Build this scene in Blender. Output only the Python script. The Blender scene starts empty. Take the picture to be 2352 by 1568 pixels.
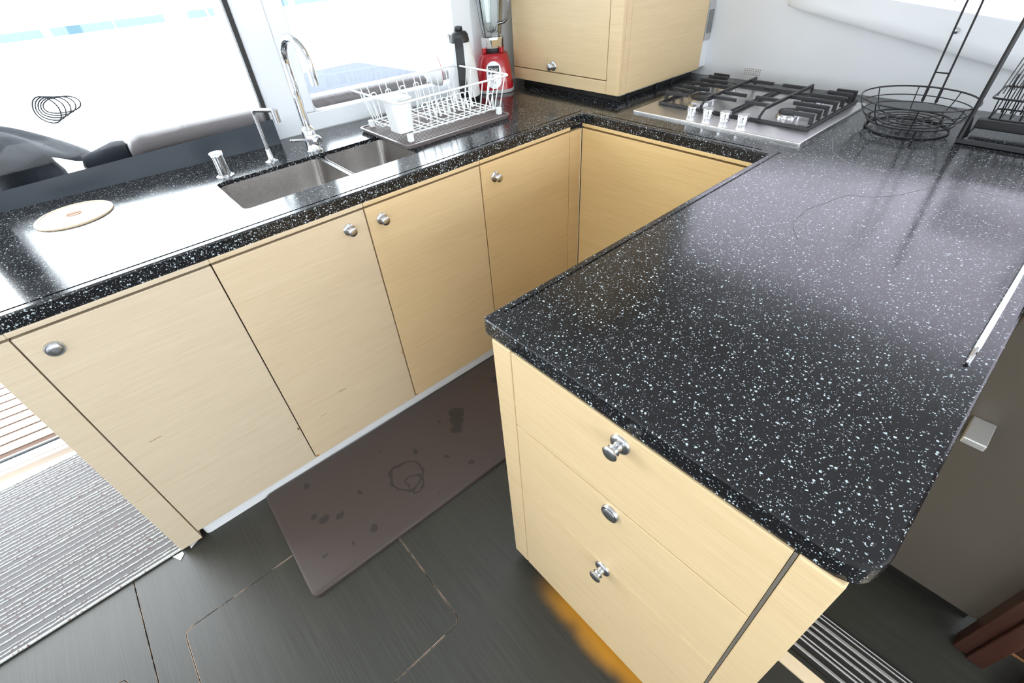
import bpy, bmesh, math, random
from mathutils import Vector, Matrix
random.seed(7)
S = bpy.context.scene
COL = S.collection

# ------------------------------------------------------------------ camera, world, light
FPX, RW = 1086.0091504, 2352.0
CP = Vector((1.286, -1.463, 1.422))
R3 = [(0.6639577263, 0.7452654816, -0.0611514473), (0.4536982791, -0.4665030526, -0.7592975527), (-0.5944055932, 0.4763971703, -0.6478639726)]
cam = bpy.data.cameras.new('camera')
cam.sensor_width = 36.0
cam.lens = 36.0 * FPX / RW
cam.clip_start = 0.02
co = bpy.data.objects.new('camera', cam)
COL.objects.link(co)
co.matrix_world = Matrix(((R3[0][0], -R3[1][0], -R3[2][0], CP.x), (R3[0][1], -R3[1][1], -R3[2][1], CP.y), (R3[0][2], -R3[1][2], -R3[2][2], CP.z), (0, 0, 0, 1)))
S.camera = co

WORLD = 9.8
world = bpy.data.worlds.new('sky')
S.world = world
world.use_nodes = True
bg = world.node_tree.nodes['Background']
bg.inputs[0].default_value = (0.90, 0.955, 1.0, 1)
bg.inputs[1].default_value = WORLD
S.view_settings.view_transform = 'Standard'
S.view_settings.look = 'None'
S.view_settings.exposure = 0.03
S.view_settings.gamma = 1.0
S.view_settings.use_curve_mapping = False

# ------------------------------------------------------------------ helpers: materials
def newmat(name):
    m = bpy.data.materials.new(name)
    m.use_nodes = True
    return m, m.node_tree, m.node_tree.nodes['Principled BSDF']

def N(nt, typ, **kw):
    n = nt.nodes.new(typ)
    for k, v in kw.items():
        if k.startswith('i_'):
            key = k[2:]
            key = int(key) if key.isdigit() else key
            n.inputs[key].default_value = v
        else:
            setattr(n, k, v)
    return n

def rgba(c):
    return (c[0], c[1], c[2], 1.0)

def srgb(r, g, b):
    return tuple(((v / 255.0) / 12.92 if v <= 10 else (((v / 255.0) + 0.055) / 1.055) ** 2.4) for v in (r, g, b))

def plain(name, col, rough=0.5, metal=0.0, spec=0.5, coat=0.0, bump=None):
    m, nt, p = newmat(name)
    p.inputs['Base Color'].default_value = rgba(col)
    p.inputs['Roughness'].default_value = rough
    p.inputs['Metallic'].default_value = metal
    p.inputs['Specular IOR Level'].default_value = spec
    p.inputs['Coat Weight'].default_value = coat
    tc = N(nt, 'ShaderNodeTexCoord')
    nz = N(nt, 'ShaderNodeTexNoise', i_Scale=(bump[0] if bump else 35.0), i_Detail=3.0)
    nt.links.new(tc.outputs['Object'], nz.inputs['Vector'])
    mr = N(nt, 'ShaderNodeMapRange')
    mr.inputs['To Min'].default_value = max(0.0, rough - 0.04)
    mr.inputs['To Max'].default_value = min(1.0, rough + 0.05)
    nt.links.new(nz.outputs['Fac'], mr.inputs['Value'])
    nt.links.new(mr.outputs['Result'], p.inputs['Roughness'])
    if bump:
        b = N(nt, 'ShaderNodeBump', i_Strength=bump[1], i_Distance=bump[2])
        nt.links.new(nz.outputs['Fac'], b.inputs['Height'])
        nt.links.new(b.outputs['Normal'], p.inputs['Normal'])
    return m

def wood(name, dark, light, axis, rough=0.38, scale=1.0, coat=0.15, blotch=None):
    m, nt, p = newmat(name)
    tc = N(nt, 'ShaderNodeTexCoord')
    def noise(s_along, s_cross, det):
        mp = N(nt, 'ShaderNodeMapping')
        sc = [s_cross * scale] * 3
        sc['xyz'.index(axis)] = s_along * scale
        mp.inputs['Scale'].default_value = sc
        nt.links.new(tc.outputs['Object'], mp.inputs['Vector'])
        n = N(nt, 'ShaderNodeTexNoise', i_Scale=1.0, i_Detail=det, i_Roughness=0.62)
        nt.links.new(mp.outputs['Vector'], n.inputs['Vector'])
        return n
    n1 = noise(9.0, 420.0, 3.0)
    n2 = noise(1.6, 34.0, 3.0)
    mx = N(nt, 'ShaderNodeMix', data_type='FLOAT')
    mx.inputs[0].default_value = 0.30
    nt.links.new(n1.outputs['Fac'], mx.inputs[2])
    nt.links.new(n2.outputs['Fac'], mx.inputs[3])
    cr = N(nt, 'ShaderNodeValToRGB')
    cr.color_ramp.elements[0].position = 0.30
    cr.color_ramp.elements[0].color = rgba(dark)
    cr.color_ramp.elements[1].position = 0.70
    cr.color_ramp.elements[1].color = rgba(light)
    nt.links.new(mx.outputs[0], cr.inputs['Fac'])
    nt.links.new(cr.outputs['Color'], p.inputs['Base Color'])
    p.inputs['Roughness'].default_value = rough
    p.inputs['Coat Weight'].default_value = coat
    p.inputs['Coat Roughness'].default_value = 0.25
    b = N(nt, 'ShaderNodeBump', i_Strength=0.08, i_Distance=0.001)
    nt.links.new(n1.outputs['Fac'], b.inputs['Height'])
    nt.links.new(b.outputs['Normal'], p.inputs['Normal'])
    return m, nt, p, cr, tc

def granite():
    m, nt, p = newmat('speckled_granite')
    tc = N(nt, 'ShaderNodeTexCoord')
    nz = N(nt, 'ShaderNodeTexNoise', i_Scale=420.0, i_Detail=2.0)
    nt.links.new(tc.outputs['Object'], nz.inputs['Vector'])
    add = N(nt, 'ShaderNodeMix', data_type='RGBA', blend_type='LINEAR_LIGHT')
    add.inputs['Factor'].default_value = 0.0022
    nt.links.new(tc.outputs['Object'], add.inputs['A'])
    nt.links.new(nz.outputs['Color'], add.inputs['B'])
    def layer(sc, lo, gain):
        v = N(nt, 'ShaderNodeTexVoronoi', i_Scale=sc)
        nt.links.new(add.outputs['Result'], v.inputs['Vector'])
        sep = N(nt, 'ShaderNodeSeparateColor')
        nt.links.new(v.outputs['Color'], sep.inputs['Color'])
        s1 = N(nt, 'ShaderNodeMath', operation='SUBTRACT'); s1.inputs[1].default_value = lo
        nt.links.new(sep.outputs[0], s1.inputs[0])
        s2 = N(nt, 'ShaderNodeMath', operation='MULTIPLY'); s2.inputs[1].default_value = gain
        nt.links.new(s1.outputs[0], s2.inputs[0])
        s3 = N(nt, 'ShaderNodeMath', operation='SUBTRACT')
        nt.links.new(s2.outputs[0], s3.inputs[0]); nt.links.new(v.outputs['Distance'], s3.inputs[1])
        s4 = N(nt, 'ShaderNodeMath', operation='MULTIPLY', use_clamp=True); s4.inputs[1].default_value = 9.0
        nt.links.new(s3.outputs[0], s4.inputs[0])
        return s4
    a = layer(185.0, 0.60, 1.05)
    b = layer(400.0, 0.50, 0.85)
    mxm = N(nt, 'ShaderNodeMath', operation='MAXIMUM')
    nt.links.new(a.outputs[0], mxm.inputs[0]); nt.links.new(b.outputs[0], mxm.inputs[1])
    mix = N(nt, 'ShaderNodeMix', data_type='RGBA')
    mix.inputs['A'].default_value = (0.0075, 0.0073, 0.0085, 1)
    mix.inputs['B'].default_value = (0.50, 0.58, 0.61, 1)
    nt.links.new(mxm.outputs[0], mix.inputs['Factor'])
    nt.links.new(mix.outputs['Result'], p.inputs['Base Color'])
    # worn, hazy polish
    n2 = N(nt, 'ShaderNodeTexNoise', i_Scale=6.0, i_Detail=4.0)
    nt.links.new(tc.outputs['Object'], n2.inputs['Vector'])
    mr = N(nt, 'ShaderNodeMapRange')
    mr.inputs['From Min'].default_value = 0.3; mr.inputs['From Max'].default_value = 0.7
    mr.inputs['To Min'].default_value = 0.12; mr.inputs['To Max'].default_value = 0.21
    nt.links.new(n2.outputs['Fac'], mr.inputs['Value'])
    nt.links.new(mr.outputs['Result'], p.inputs['Roughness'])
    n3 = N(nt, 'ShaderNodeTexNoise', i_Scale=160.0, i_Detail=2.0)
    nt.links.new(tc.outputs['Object'], n3.inputs['Vector'])
    bp = N(nt, 'ShaderNodeBump', i_Strength=0.10, i_Distance=0.0006)
    nt.links.new(n3.outputs['Fac'], bp.inputs['Height'])
    nt.links.new(bp.outputs['Normal'], p.inputs['Normal'])
    p.inputs['Specular IOR Level'].default_value = 0.5
    return m

def brushed(name, col, rough, axis='x', aniso=0.0):
    m, nt, p = newmat(name)
    p.inputs['Base Color'].default_value = rgba(col)
    p.inputs['Metallic'].default_value = 1.0
    tc = N(nt, 'ShaderNodeTexCoord')
    mp = N(nt, 'ShaderNodeMapping')
    sc = [900.0, 900.0, 900.0]; sc['xyz'.index(axis)] = 14.0
    mp.inputs['Scale'].default_value = sc
    nt.links.new(tc.outputs['Object'], mp.inputs['Vector'])
    nz = N(nt, 'ShaderNodeTexNoise', i_Scale=1.0, i_Detail=2.0)
    nt.links.new(mp.outputs['Vector'], nz.inputs['Vector'])
    mr = N(nt, 'ShaderNodeMapRange')
    mr.inputs['To Min'].default_value = rough - 0.025; mr.inputs['To Max'].default_value = rough + 0.025
    nt.links.new(nz.outputs['Fac'], mr.inputs['Value'])
    nt.links.new(mr.outputs['Result'], p.inputs['Roughness'])
    return m

def glassmat(name, tint=(1, 1, 1), refl=1.0):
    m = bpy.data.materials.new(name)
    m.use_nodes = True
    nt = m.node_tree
    nt.nodes.clear()
    out = N(nt, 'ShaderNodeOutputMaterial')
    tr = N(nt, 'ShaderNodeBsdfTransparent'); tr.inputs[0].default_value = rgba(tint)
    gl = N(nt, 'ShaderNodeBsdfGlossy'); gl.inputs['Roughness'].default_value = 0.02
    fr = N(nt, 'ShaderNodeFresnel'); fr.inputs['IOR'].default_value = 1.45
    mu = N(nt, 'ShaderNodeMath', operation='MULTIPLY', use_clamp=True); mu.inputs[1].default_value = refl
    nt.links.new(fr.outputs[0], mu.inputs[0])
    mx = N(nt, 'ShaderNodeMixShader')
    nt.links.new(mu.outputs[0], mx.inputs[0])
    nt.links.new(tr.outputs[0], mx.inputs[1]); nt.links.new(gl.outputs[0], mx.inputs[2])
    nt.links.new(mx.outputs[0], out.inputs[0])
    return m

# ------------------------------------------------------------------ materials
DOOR_D, DOOR_L = (0.61, 0.45, 0.245), (0.72, 0.555, 0.33)
M_woody = wood('veneer_grain_y', DOOR_D, DOOR_L, 'y')[0]
M_woodx = wood('veneer_grain_x', DOOR_D, DOOR_L, 'x')[0]
VEN = [wood('flare_pale_veneer', (0.58, 0.475, 0.335), (0.68, 0.575, 0.425), 'y')[0], wood('flare_light_veneer', (0.60, 0.470, 0.305), (0.70, 0.570, 0.395), 'y')[0],  # sink-run doors paler towards the doorway: window flare painted into the veneer
       wood('warm_veneer', (0.62, 0.450, 0.245), (0.73, 0.555, 0.325), 'y')[0], wood('honey_veneer', (0.62, 0.435, 0.215), (0.74, 0.540, 0.290), 'y')[0]]
M_woodg = wood('golden_veneer', (0.62, 0.42, 0.180), (0.74, 0.53, 0.255), 'x')[0]
M_woodedge = wood('veneer_edge', (0.30, 0.17, 0.07), (0.42, 0.25, 0.11), 'x')[0]
M_gran = granite()
M_chrome = plain('polished_chrome', (0.80, 0.81, 0.83), 0.07, 1.0)
M_satin = plain('satin_chrome', (0.62, 0.63, 0.65), 0.24, 1.0)
M_steel = brushed('brushed_steel', (0.62, 0.61, 0.60), 0.30, 'x')
M_bowl = brushed('sink_steel', (0.47, 0.45, 0.435), 0.24, 'y')
M_white = plain('white_gelcoat', (0.78, 0.80, 0.82), 0.35)
M_wall = plain('white_wall_panel', (0.74, 0.76, 0.78), 0.45)
M_frame = plain('white_window_frame', (0.80, 0.83, 0.86), 0.35)
M_black = plain('black_frame', (0.022, 0.032, 0.044), 0.32)
M_gasket = plain('black_rubber', (0.02, 0.02, 0.02), 0.6)
M_iron = plain('cast_iron', (0.022, 0.022, 0.024), 0.42, bump=(300.0, 0.15, 0.0005))
M_blackwire = plain('black_wire', (0.012, 0.012, 0.014), 0.38)
M_whitewire = plain('white_coated_wire', (0.85, 0.87, 0.87), 0.3)
M_plasticw = plain('white_plastic', (0.86, 0.87, 0.87), 0.28)
M_tray = plain('taupe_tray', (0.20, 0.165, 0.16), 0.38)
M_red = plain('red_enamel', (0.40, 0.006, 0.014), 0.22, coat=0.5)
M_blackpl = plain('black_plastic', (0.018, 0.018, 0.02), 0.3)
M_greypl = plain('grey_plastic', (0.42, 0.42, 0.42), 0.4)
M_silver = plain('silver_plate', (0.66, 0.67, 0.68), 0.3, 0.6)
M_glass = glassmat('window_glass', (0.97, 0.99, 1.0), 0.8)
M_tint = glassmat('tinted_window_glass', (0.565, 0.545, 0.58), 0.8)
M_jar = glassmat('jar_glass', (0.96, 0.98, 0.98), 2.2)
M_lid = plain('cream_lid', (0.76, 0.70, 0.63), 0.4)
M_lidrim = plain('aged_lid_rim', (0.66, 0.52, 0.36), 0.45)
M_brass = plain('bronze_slot', (0.33, 0.15, 0.06), 0.5)
M_ceil = plain('ceiling_liner', (0.70, 0.70, 0.69), 0.6)
M_fridge = plain('grey_beige_door', (0.095, 0.083, 0.068), 0.33)
M_redwood = wood('red_brown_wood', (0.035, 0.012, 0.008), (0.06, 0.02, 0.012), 'z')[0]
M_brownstep = wood('brown_wood', (0.16, 0.085, 0.03), (0.25, 0.14, 0.055), 'x')[0]
M_dark = plain('dark_plinth', (0.012, 0.011, 0.010), 0.5)
M_cream = plain('cream_bar', (0.80, 0.66, 0.46), 0.4)
M_alu = plain('aluminium_rib', (0.55, 0.54, 0.52), 0.35, 0.7)
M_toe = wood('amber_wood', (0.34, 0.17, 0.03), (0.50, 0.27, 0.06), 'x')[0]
M_beige = plain('beige_strip', (0.26, 0.21, 0.16), 0.5)
M_slat = plain('white_deck_slat', (0.82, 0.78, 0.74), 0.5)
M_teak = plain('teak_brown', (0.07, 0.028, 0.010), 0.7)
M_deck = plain('white_deck', (0.82, 0.83, 0.84), 0.5, bump=(200.0, 0.1, 0.001))
M_coam = wood('varnished_brown', (0.038, 0.028, 0.027), (0.062, 0.046, 0.043), 'y')[0]
M_cush = plain('blue_grey_cushion', (0.028, 0.036, 0.055), 0.8, bump=(60.0, 0.2, 0.003))
M_bag = plain('black_tarpaulin', (0.007, 0.008, 0.011), 0.65, spec=0.12, bump=(14.0, 0.5, 0.02))
M_hull = plain('white_hull', (0.82, 0.84, 0.86), 0.4)
M_bluewin = plain('blue_tinted_port', (0.040, 0.075, 0.090), 0.6, spec=0.15)
M_text = plain('dark_print', (0.10, 0.10, 0.10), 0.5)
M_label = plain('white_label', (0.78, 0.78, 0.78), 0.5)
M_seam = plain('pale_seam', (0.20, 0.19, 0.18), 0.5)
M_crack = plain('dark_crack', (0.03, 0.03, 0.03), 0.6)

def floor_material():
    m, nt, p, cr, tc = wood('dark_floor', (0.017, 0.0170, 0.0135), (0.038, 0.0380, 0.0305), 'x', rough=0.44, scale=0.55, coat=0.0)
    # amber glow along the foot of the drawer unit, painted into the floor colour
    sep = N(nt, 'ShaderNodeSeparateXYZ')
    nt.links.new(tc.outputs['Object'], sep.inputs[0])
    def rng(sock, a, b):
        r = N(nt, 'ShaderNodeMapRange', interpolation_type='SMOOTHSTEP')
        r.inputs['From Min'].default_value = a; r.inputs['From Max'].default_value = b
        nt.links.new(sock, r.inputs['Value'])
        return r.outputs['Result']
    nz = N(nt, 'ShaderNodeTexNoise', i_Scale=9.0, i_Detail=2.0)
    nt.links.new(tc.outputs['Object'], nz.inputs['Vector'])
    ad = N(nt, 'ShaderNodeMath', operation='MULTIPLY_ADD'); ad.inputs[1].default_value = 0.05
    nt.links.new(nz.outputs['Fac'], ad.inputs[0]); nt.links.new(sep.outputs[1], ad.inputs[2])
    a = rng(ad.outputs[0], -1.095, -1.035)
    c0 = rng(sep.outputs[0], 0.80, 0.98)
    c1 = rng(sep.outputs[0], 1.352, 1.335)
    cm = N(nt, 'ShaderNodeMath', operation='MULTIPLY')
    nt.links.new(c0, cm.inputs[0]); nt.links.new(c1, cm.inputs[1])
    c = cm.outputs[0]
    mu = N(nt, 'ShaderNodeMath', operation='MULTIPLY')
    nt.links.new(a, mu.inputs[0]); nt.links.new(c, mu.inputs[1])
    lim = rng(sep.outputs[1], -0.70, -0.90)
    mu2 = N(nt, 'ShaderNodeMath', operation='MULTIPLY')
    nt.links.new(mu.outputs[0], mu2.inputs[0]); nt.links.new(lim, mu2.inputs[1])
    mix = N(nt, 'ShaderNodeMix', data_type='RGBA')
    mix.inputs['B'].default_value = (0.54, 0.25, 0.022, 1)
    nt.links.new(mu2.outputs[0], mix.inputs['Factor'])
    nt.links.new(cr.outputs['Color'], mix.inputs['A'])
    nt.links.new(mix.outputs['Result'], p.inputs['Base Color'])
    return m
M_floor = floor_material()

def worn_edge_material():
    m, nt, p = newmat('worn_floor_edge')
    tc = N(nt, 'ShaderNodeTexCoord')
    nz = N(nt, 'ShaderNodeTexNoise', i_Scale=14.0, i_Detail=6.0, i_Roughness=0.7)
    nt.links.new(tc.outputs['Object'], nz.inputs['Vector'])
    cr = N(nt, 'ShaderNodeValToRGB')
    cr.color_ramp.elements[0].position = 0.46; cr.color_ramp.elements[0].color = (0.04, 0.038, 0.03, 1)
    cr.color_ramp.elements[1].position = 0.56; cr.color_ramp.elements[1].color = (0.34, 0.25, 0.19, 1)
    nt.links.new(nz.outputs['Fac'], cr.inputs['Fac'])
    nt.links.new(cr.outputs['Color'], p.inputs['Base Color'])
    p.inputs['Roughness'].default_value = 0.6
    return m
M_worn = worn_edge_material()

def mat_material():
    m, nt, p = newmat('brown_foam_mat')
    tc = N(nt, 'ShaderNodeTexCoord')
    # damp blotches
    v = N(nt, 'ShaderNodeTexVoronoi', i_Scale=11.0)
    nz0 = N(nt, 'ShaderNodeTexNoise', i_Scale=25.0, i_Detail=3.0)
    nt.links.new(tc.outputs['Object'], nz0.inputs['Vector'])
    lin = N(nt, 'ShaderNodeMix', data_type='RGBA', blend_type='LINEAR_LIGHT'); lin.inputs['Factor'].default_value = 0.02
    nt.links.new(tc.outputs['Object'], lin.inputs['A']); nt.links.new(nz0.outputs['Color'], lin.inputs['B'])
    nt.links.new(lin.outputs['Result'], v.inputs['Vector'])
    sep = N(nt, 'ShaderNodeSeparateColor'); nt.links.new(v.outputs['Color'], sep.inputs['Color'])
    g = N(nt, 'ShaderNodeMath', operation='MULTIPLY_ADD'); g.inputs[1].default_value = 0.5; g.inputs[2].default_value = -0.24
    nt.links.new(sep.outputs[1], g.inputs[0])
    d = N(nt, 'ShaderNodeMath', operation='SUBTRACT'); nt.links.new(g.outputs[0], d.inputs[0]); nt.links.new(v.outputs['Distance'], d.inputs[1])
    k = N(nt, 'ShaderNodeMath', operation='MULTIPLY', use_clamp=True); k.inputs[1].default_value = 14.0
    nt.links.new(d.outputs[0], k.inputs[0])
    def dist(cx, cy):
        vs = N(nt, 'ShaderNodeVectorMath', operation='DISTANCE'); vs.inputs[1].default_value = (cx, cy, 0.014)
        nt.links.new(lin.outputs['Result'], vs.inputs[0]); return vs.outputs['Value']
    def ring(cx, cy, r, w):
        a = N(nt, 'ShaderNodeMath', operation='SUBTRACT'); a.inputs[1].default_value = r; nt.links.new(dist(cx, cy), a.inputs[0])
        b = N(nt, 'ShaderNodeMath', operation='ABSOLUTE'); nt.links.new(a.outputs[0], b.inputs[0])
        c = N(nt, 'ShaderNodeMath', operation='LESS_THAN'); c.inputs[1].default_value = w; nt.links.new(b.outputs[0], c.inputs[0])
        return c.outputs[0]
    def disc(cx, cy, r):
        c = N(nt, 'ShaderNodeMath', operation='LESS_THAN'); c.inputs[1].default_value = r; nt.links.new(dist(cx, cy), c.inputs[0])
        return c.outputs[0]
    acc = k.outputs[0]
    for s in (ring(0.270, -1.168, 0.058, 0.0045), ring(0.315, -1.16, 0.030, 0.003), disc(0.165, -0.87, 0.030), disc(0.195, -0.895, 0.026), disc(0.225, -0.915, 0.022), disc(0.184, -1.474, 0.012), disc(0.246, -1.408, 0.012), disc(0.36, -1.355, 0.014), disc(0.057, -1.445, 0.011), disc(0.211, -1.315, 0.007), disc(0.388, -0.968, 0.011), disc(0.367, -1.424, 0.007), disc(0.335, -1.507, 0.008), disc(0.201, -1.087, 0.010), disc(0.145, -0.945, 0.010), disc(0.30, -1.02, 0.009)):
        mxx = N(nt, 'ShaderNodeMath', operation='MAXIMUM')
        nt.links.new(acc, mxx.inputs[0]); nt.links.new(s, mxx.inputs[1]); acc = mxx.outputs[0]
    mix = N(nt, 'ShaderNodeMix', data_type='RGBA')
    mix.inputs['A'].default_value = (0.052, 0.037, 0.032, 1); mix.inputs['B'].default_value = (0.022, 0.017, 0.015, 1)
    nt.links.new(acc, mix.inputs['Factor'])
    # pale dusty scuffs
    n2 = N(nt, 'ShaderNodeTexNoise', i_Scale=70.0, i_Detail=5.0, i_Roughness=0.7)
    nt.links.new(tc.outputs['Object'], n2.inputs['Vector'])
    th = N(nt, 'ShaderNodeMapRange'); th.inputs['From Min'].default_value = 0.66; th.inputs['From Max'].default_value = 0.72
    nt.links.new(n2.outputs['Fac'], th.inputs['Value'])
    near = N(nt, 'ShaderNodeMath', operation='LESS_THAN'); near.inputs[1].default_value = 0.085
    vs = N(nt, 'ShaderNodeVectorMath', operation='DISTANCE'); vs.inputs[1].default_value = (0.385, -0.94, 0.014)
    nt.links.new(lin.outputs['Result'], vs.inputs[0]); nt.links.new(vs.outputs['Value'], near.inputs[0])
    near2 = N(nt, 'ShaderNodeMath', operation='LESS_THAN'); near2.inputs[1].default_value = 0.05
    vs2 = N(nt, 'ShaderNodeVectorMath', operation='DISTANCE'); vs2.inputs[1].default_value = (0.22, -1.0, 0.014)
    nt.links.new(lin.outputs['Result'], vs2.inputs[0]); nt.links.new(vs2.outputs['Value'], near2.inputs[0])
    nn = N(nt, 'ShaderNodeMath', operation='MAXIMUM'); nt.links.new(near.outputs[0], nn.inputs[0]); nt.links.new(near2.outputs[0], nn.inputs[1])
    mm = N(nt, 'ShaderNodeMath', operation='MULTIPLY'); nt.links.new(th.outputs['Result'], mm.inputs[0]); nt.links.new(nn.outputs[0], mm.inputs[1])
    mix2 = N(nt, 'ShaderNodeMix', data_type='RGBA'); mix2.inputs['B'].default_value = (0.28, 0.24, 0.22, 1)
    nt.links.new(mm.outputs[0], mix2.inputs['Factor']); nt.links.new(mix.outputs['Result'], mix2.inputs['A'])
    nt.links.new(mix2.outputs['Result'], p.inputs['Base Color'])
    p.inputs['Roughness'].default_value = 0.55
    bpn = N(nt, 'ShaderNodeBump', i_Strength=0.15, i_Distance=0.001)
    n4 = N(nt, 'ShaderNodeTexNoise', i_Scale=700.0); nt.links.new(tc.outputs['Object'], n4.inputs['Vector'])
    nt.links.new(n4.outputs['Fac'], bpn.inputs['Height']); nt.links.new(bpn.outputs['Normal'], p.inputs['Normal'])
    return m
M_mat = mat_material()

def yarn_material():
    m, nt, p = newmat('slubby_white_yarn')
    tc = N(nt, 'ShaderNodeTexCoord')
    mp = N(nt, 'ShaderNodeMapping'); mp.inputs['Scale'].default_value = (60.0, 150.0, 10.0)
    nt.links.new(tc.outputs['Object'], mp.inputs['Vector'])
    nz = N(nt, 'ShaderNodeTexNoise', i_Scale=1.0, i_Detail=2.0)
    nt.links.new(mp.outputs['Vector'], nz.inputs['Vector'])
    cr = N(nt, 'ShaderNodeValToRGB')
    cr.color_ramp.elements[0].position = 0.34; cr.color_ramp.elements[0].color = (0.22, 0.147, 0.15, 1)
    cr.color_ramp.elements[1].position = 0.48; cr.color_ramp.elements[1].color = (0.50, 0.53, 0.51, 1)
    nt.links.new(nz.outputs['Fac'], cr.inputs['Fac'])
    nt.links.new(cr.outputs['Color'], p.inputs['Base Color'])
    p.inputs['Roughness'].default_value = 0.9
    return m
M_yarn = yarn_material()
M_rug = plain('grey_rug_weave', (0.125, 0.122, 0.128), 0.9, bump=(500.0, 0.6, 0.002))

# ------------------------------------------------------------------ helpers: meshes
OFF = {}
def link_mesh(name, bm, mats, parent=None, smooth=False, angle=40):
    if parent is not None:
        o3 = OFF.get(parent.name, Vector())
        bm.transform(Matrix.Translation(-o3))
    me = bpy.data.meshes.new(name)
    bmesh.ops.recalc_face_normals(bm, faces=bm.faces)
    bm.to_mesh(me)
    bm.free()
    for m in (mats if isinstance(mats, (list, tuple)) else [mats]):
        me.materials.append(m)
    if smooth:
        try:
            me.shade_smooth()
            me.set_sharp_from_angle(angle=math.radians(angle))
        except Exception:
            for pl in me.polygons: pl.use_smooth = True
    o = bpy.data.objects.new(name, me)
    COL.objects.link(o)
    if parent is not None:
        o.parent = parent
        OFF[o.name] = OFF.get(parent.name, Vector())
    return o

def tag(o, label=None, cat=None, group=None, kind=None):
    if label: o['label'] = label
    if cat: o['category'] = cat
    if group: o['group'] = group
    if kind: o['kind'] = kind
    return o

def thing(name, loc, label=None, cat=None, group=None, kind=None):
    o = bpy.data.objects.new(name, None)
    o.empty_display_size = 0.05
    COL.objects.link(o)
    o.location = loc
    OFF[o.name] = Vector(loc)
    return tag(o, label, cat, group, kind)

def B():
    return bmesh.new()

def box(bm, x0, x1, y0, y1, z0, z1, bev=0.0, mi=0, seg=2, mat=None):
    vs = [bm.verts.new(v) for v in ((x0, y0, z0), (x1, y0, z0), (x1, y1, z0), (x0, y1, z0), (x0, y0, z1), (x1, y0, z1), (x1, y1, z1), (x0, y1, z1))]
    fs = [bm.faces.new([vs[i] for i in q]) for q in ((3, 2, 1, 0), (4, 5, 6, 7), (0, 1, 5, 4), (1, 2, 6, 5), (2, 3, 7, 6), (3, 0, 4, 7))]
    for f in fs: f.material_index = mi
    if bev > 0:
        es = list({e for f in fs for e in f.edges})
        r = bmesh.ops.bevel(bm, geom=es, offset=bev, segments=seg, profile=0.5, affect='EDGES', clamp_overlap=True)
        vs = [v for v in {v for f in r['faces'] for v in f.verts} | {v for v in vs if v.is_valid}]
    if mat is not None:
        bmesh.ops.transform(bm, matrix=mat, verts=[v for v in vs if v.is_valid])
    return bm

def frame_mat(p, zdir):
    z = Vector(zdir).normalized()
    a = Vector((0, 0, 1)) if abs(z.z) < 0.9 else Vector((1, 0, 0))
    x = a.cross(z).normalized()
    y = z.cross(x)
    m = Matrix((x, y, z)).transposed().to_4x4()
    m.translation = Vector(p)
    return m

def lathe(bm, prof, mat=None, seg=28, mi=0, cap0=True, cap1=True):
    rings = []
    for r, z in prof:
        ring = []
        for k in range(seg):
            a = 2 * math.pi * k / seg
            v = Vector((r * math.cos(a), r * math.sin(a), z))
            if mat is not None: v = mat @ v
            ring.append(bm.verts.new(v))
        rings.append(ring)
    for i in range(len(rings) - 1):
        for k in range(seg):
            f = bm.faces.new((rings[i][k], rings[i][(k + 1) % seg], rings[i + 1][(k + 1) % seg], rings[i + 1][k]))
            f.material_index = mi
    if cap0 and prof[0][0] > 1e-6: bm.faces.new(list(reversed(rings[0]))).material_index = mi
    if cap1 and prof[-1][0] > 1e-6: bm.faces.new(rings[-1]).material_index = mi
    return bm

def cyl(bm, p0, p1, r0, r1=None, seg=16, mi=0):
    p0, p1 = Vector(p0), Vector(p1)
    L = (p1 - p0).length
    return lathe(bm, [(r0, 0), (r0 if r1 is None else r1, L)], frame_mat(p0, p1 - p0), seg, mi)

def tube(bm, pts, r, seg=8, closed=False, mi=0):
    pts = [Vector(p) for p in pts]
    n = len(pts)
    t0 = None
    rings = []
    ref = None
    for i in range(n):
        if closed:
            t = (pts[(i + 1) % n] - pts[i - 1]).normalized()
        else:
            t = (pts[min(i + 1, n - 1)] - pts[max(i - 1, 0)]).normalized()
        if ref is None:
            a = Vector((0, 0, 1)) if abs(t.z) < 0.9 else Vector((1, 0, 0))
            ref = a.cross(t).normalized()
        else:
            ref = (ref - t * ref.dot(t))
            ref = ref.normalized() if ref.length > 1e-6 else Vector((1, 0, 0)).cross(t).normalized()
        b = t.cross(ref)
        rr = r[i] if isinstance(r, (list, tuple)) else r
        rings.append([bm.verts.new(pts[i] + rr * (math.cos(2 * math.pi * k / seg) * ref + math.sin(2 * math.pi * k / seg) * b)) for k in range(seg)])
    m = n if closed else n - 1
    for i in range(m):
        A, C = rings[i], rings[(i + 1) % n]
        sh = 0
        if closed and i == n - 1:
            sh = min(range(seg), key=lambda s: sum((A[k].co - C[(k + s) % seg].co).length for k in range(seg)))
        for k in range(seg):
            bm.faces.new((A[k], A[(k + 1) % seg], C[(k + 1 + sh) % seg], C[(k + sh) % seg])).material_index = mi
    if not closed:
        bm.faces.new(list(reversed(rings[0]))).material_index = mi
        bm.faces.new(rings[-1]).material_index = mi
    return bm

def fillet(pts, rad, n=5, closed=False):
    pts = [Vector(p) for p in pts]
    out = []
    N_ = len(pts)
    for i, p in enumerate(pts):
        if not closed and i in (0, N_ - 1):
            out.append(p); continue
        a, b = pts[i - 1], pts[(i + 1) % N_]
        rr = rad[i] if isinstance(rad, (list, tuple)) else rad
        u, v = (a - p), (b - p)
        r = min(rr, u.length * 0.48, v.length * 0.48)
        if r < 1e-5:
            out.append(p); continue
        s, e = p + u.normalized() * r, p + v.normalized() * r
        for k in range(n + 1):
            t = k / n
            out.append((1 - t) ** 2 * s + 2 * t * (1 - t) * p + t * t * e)
    return out

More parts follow.
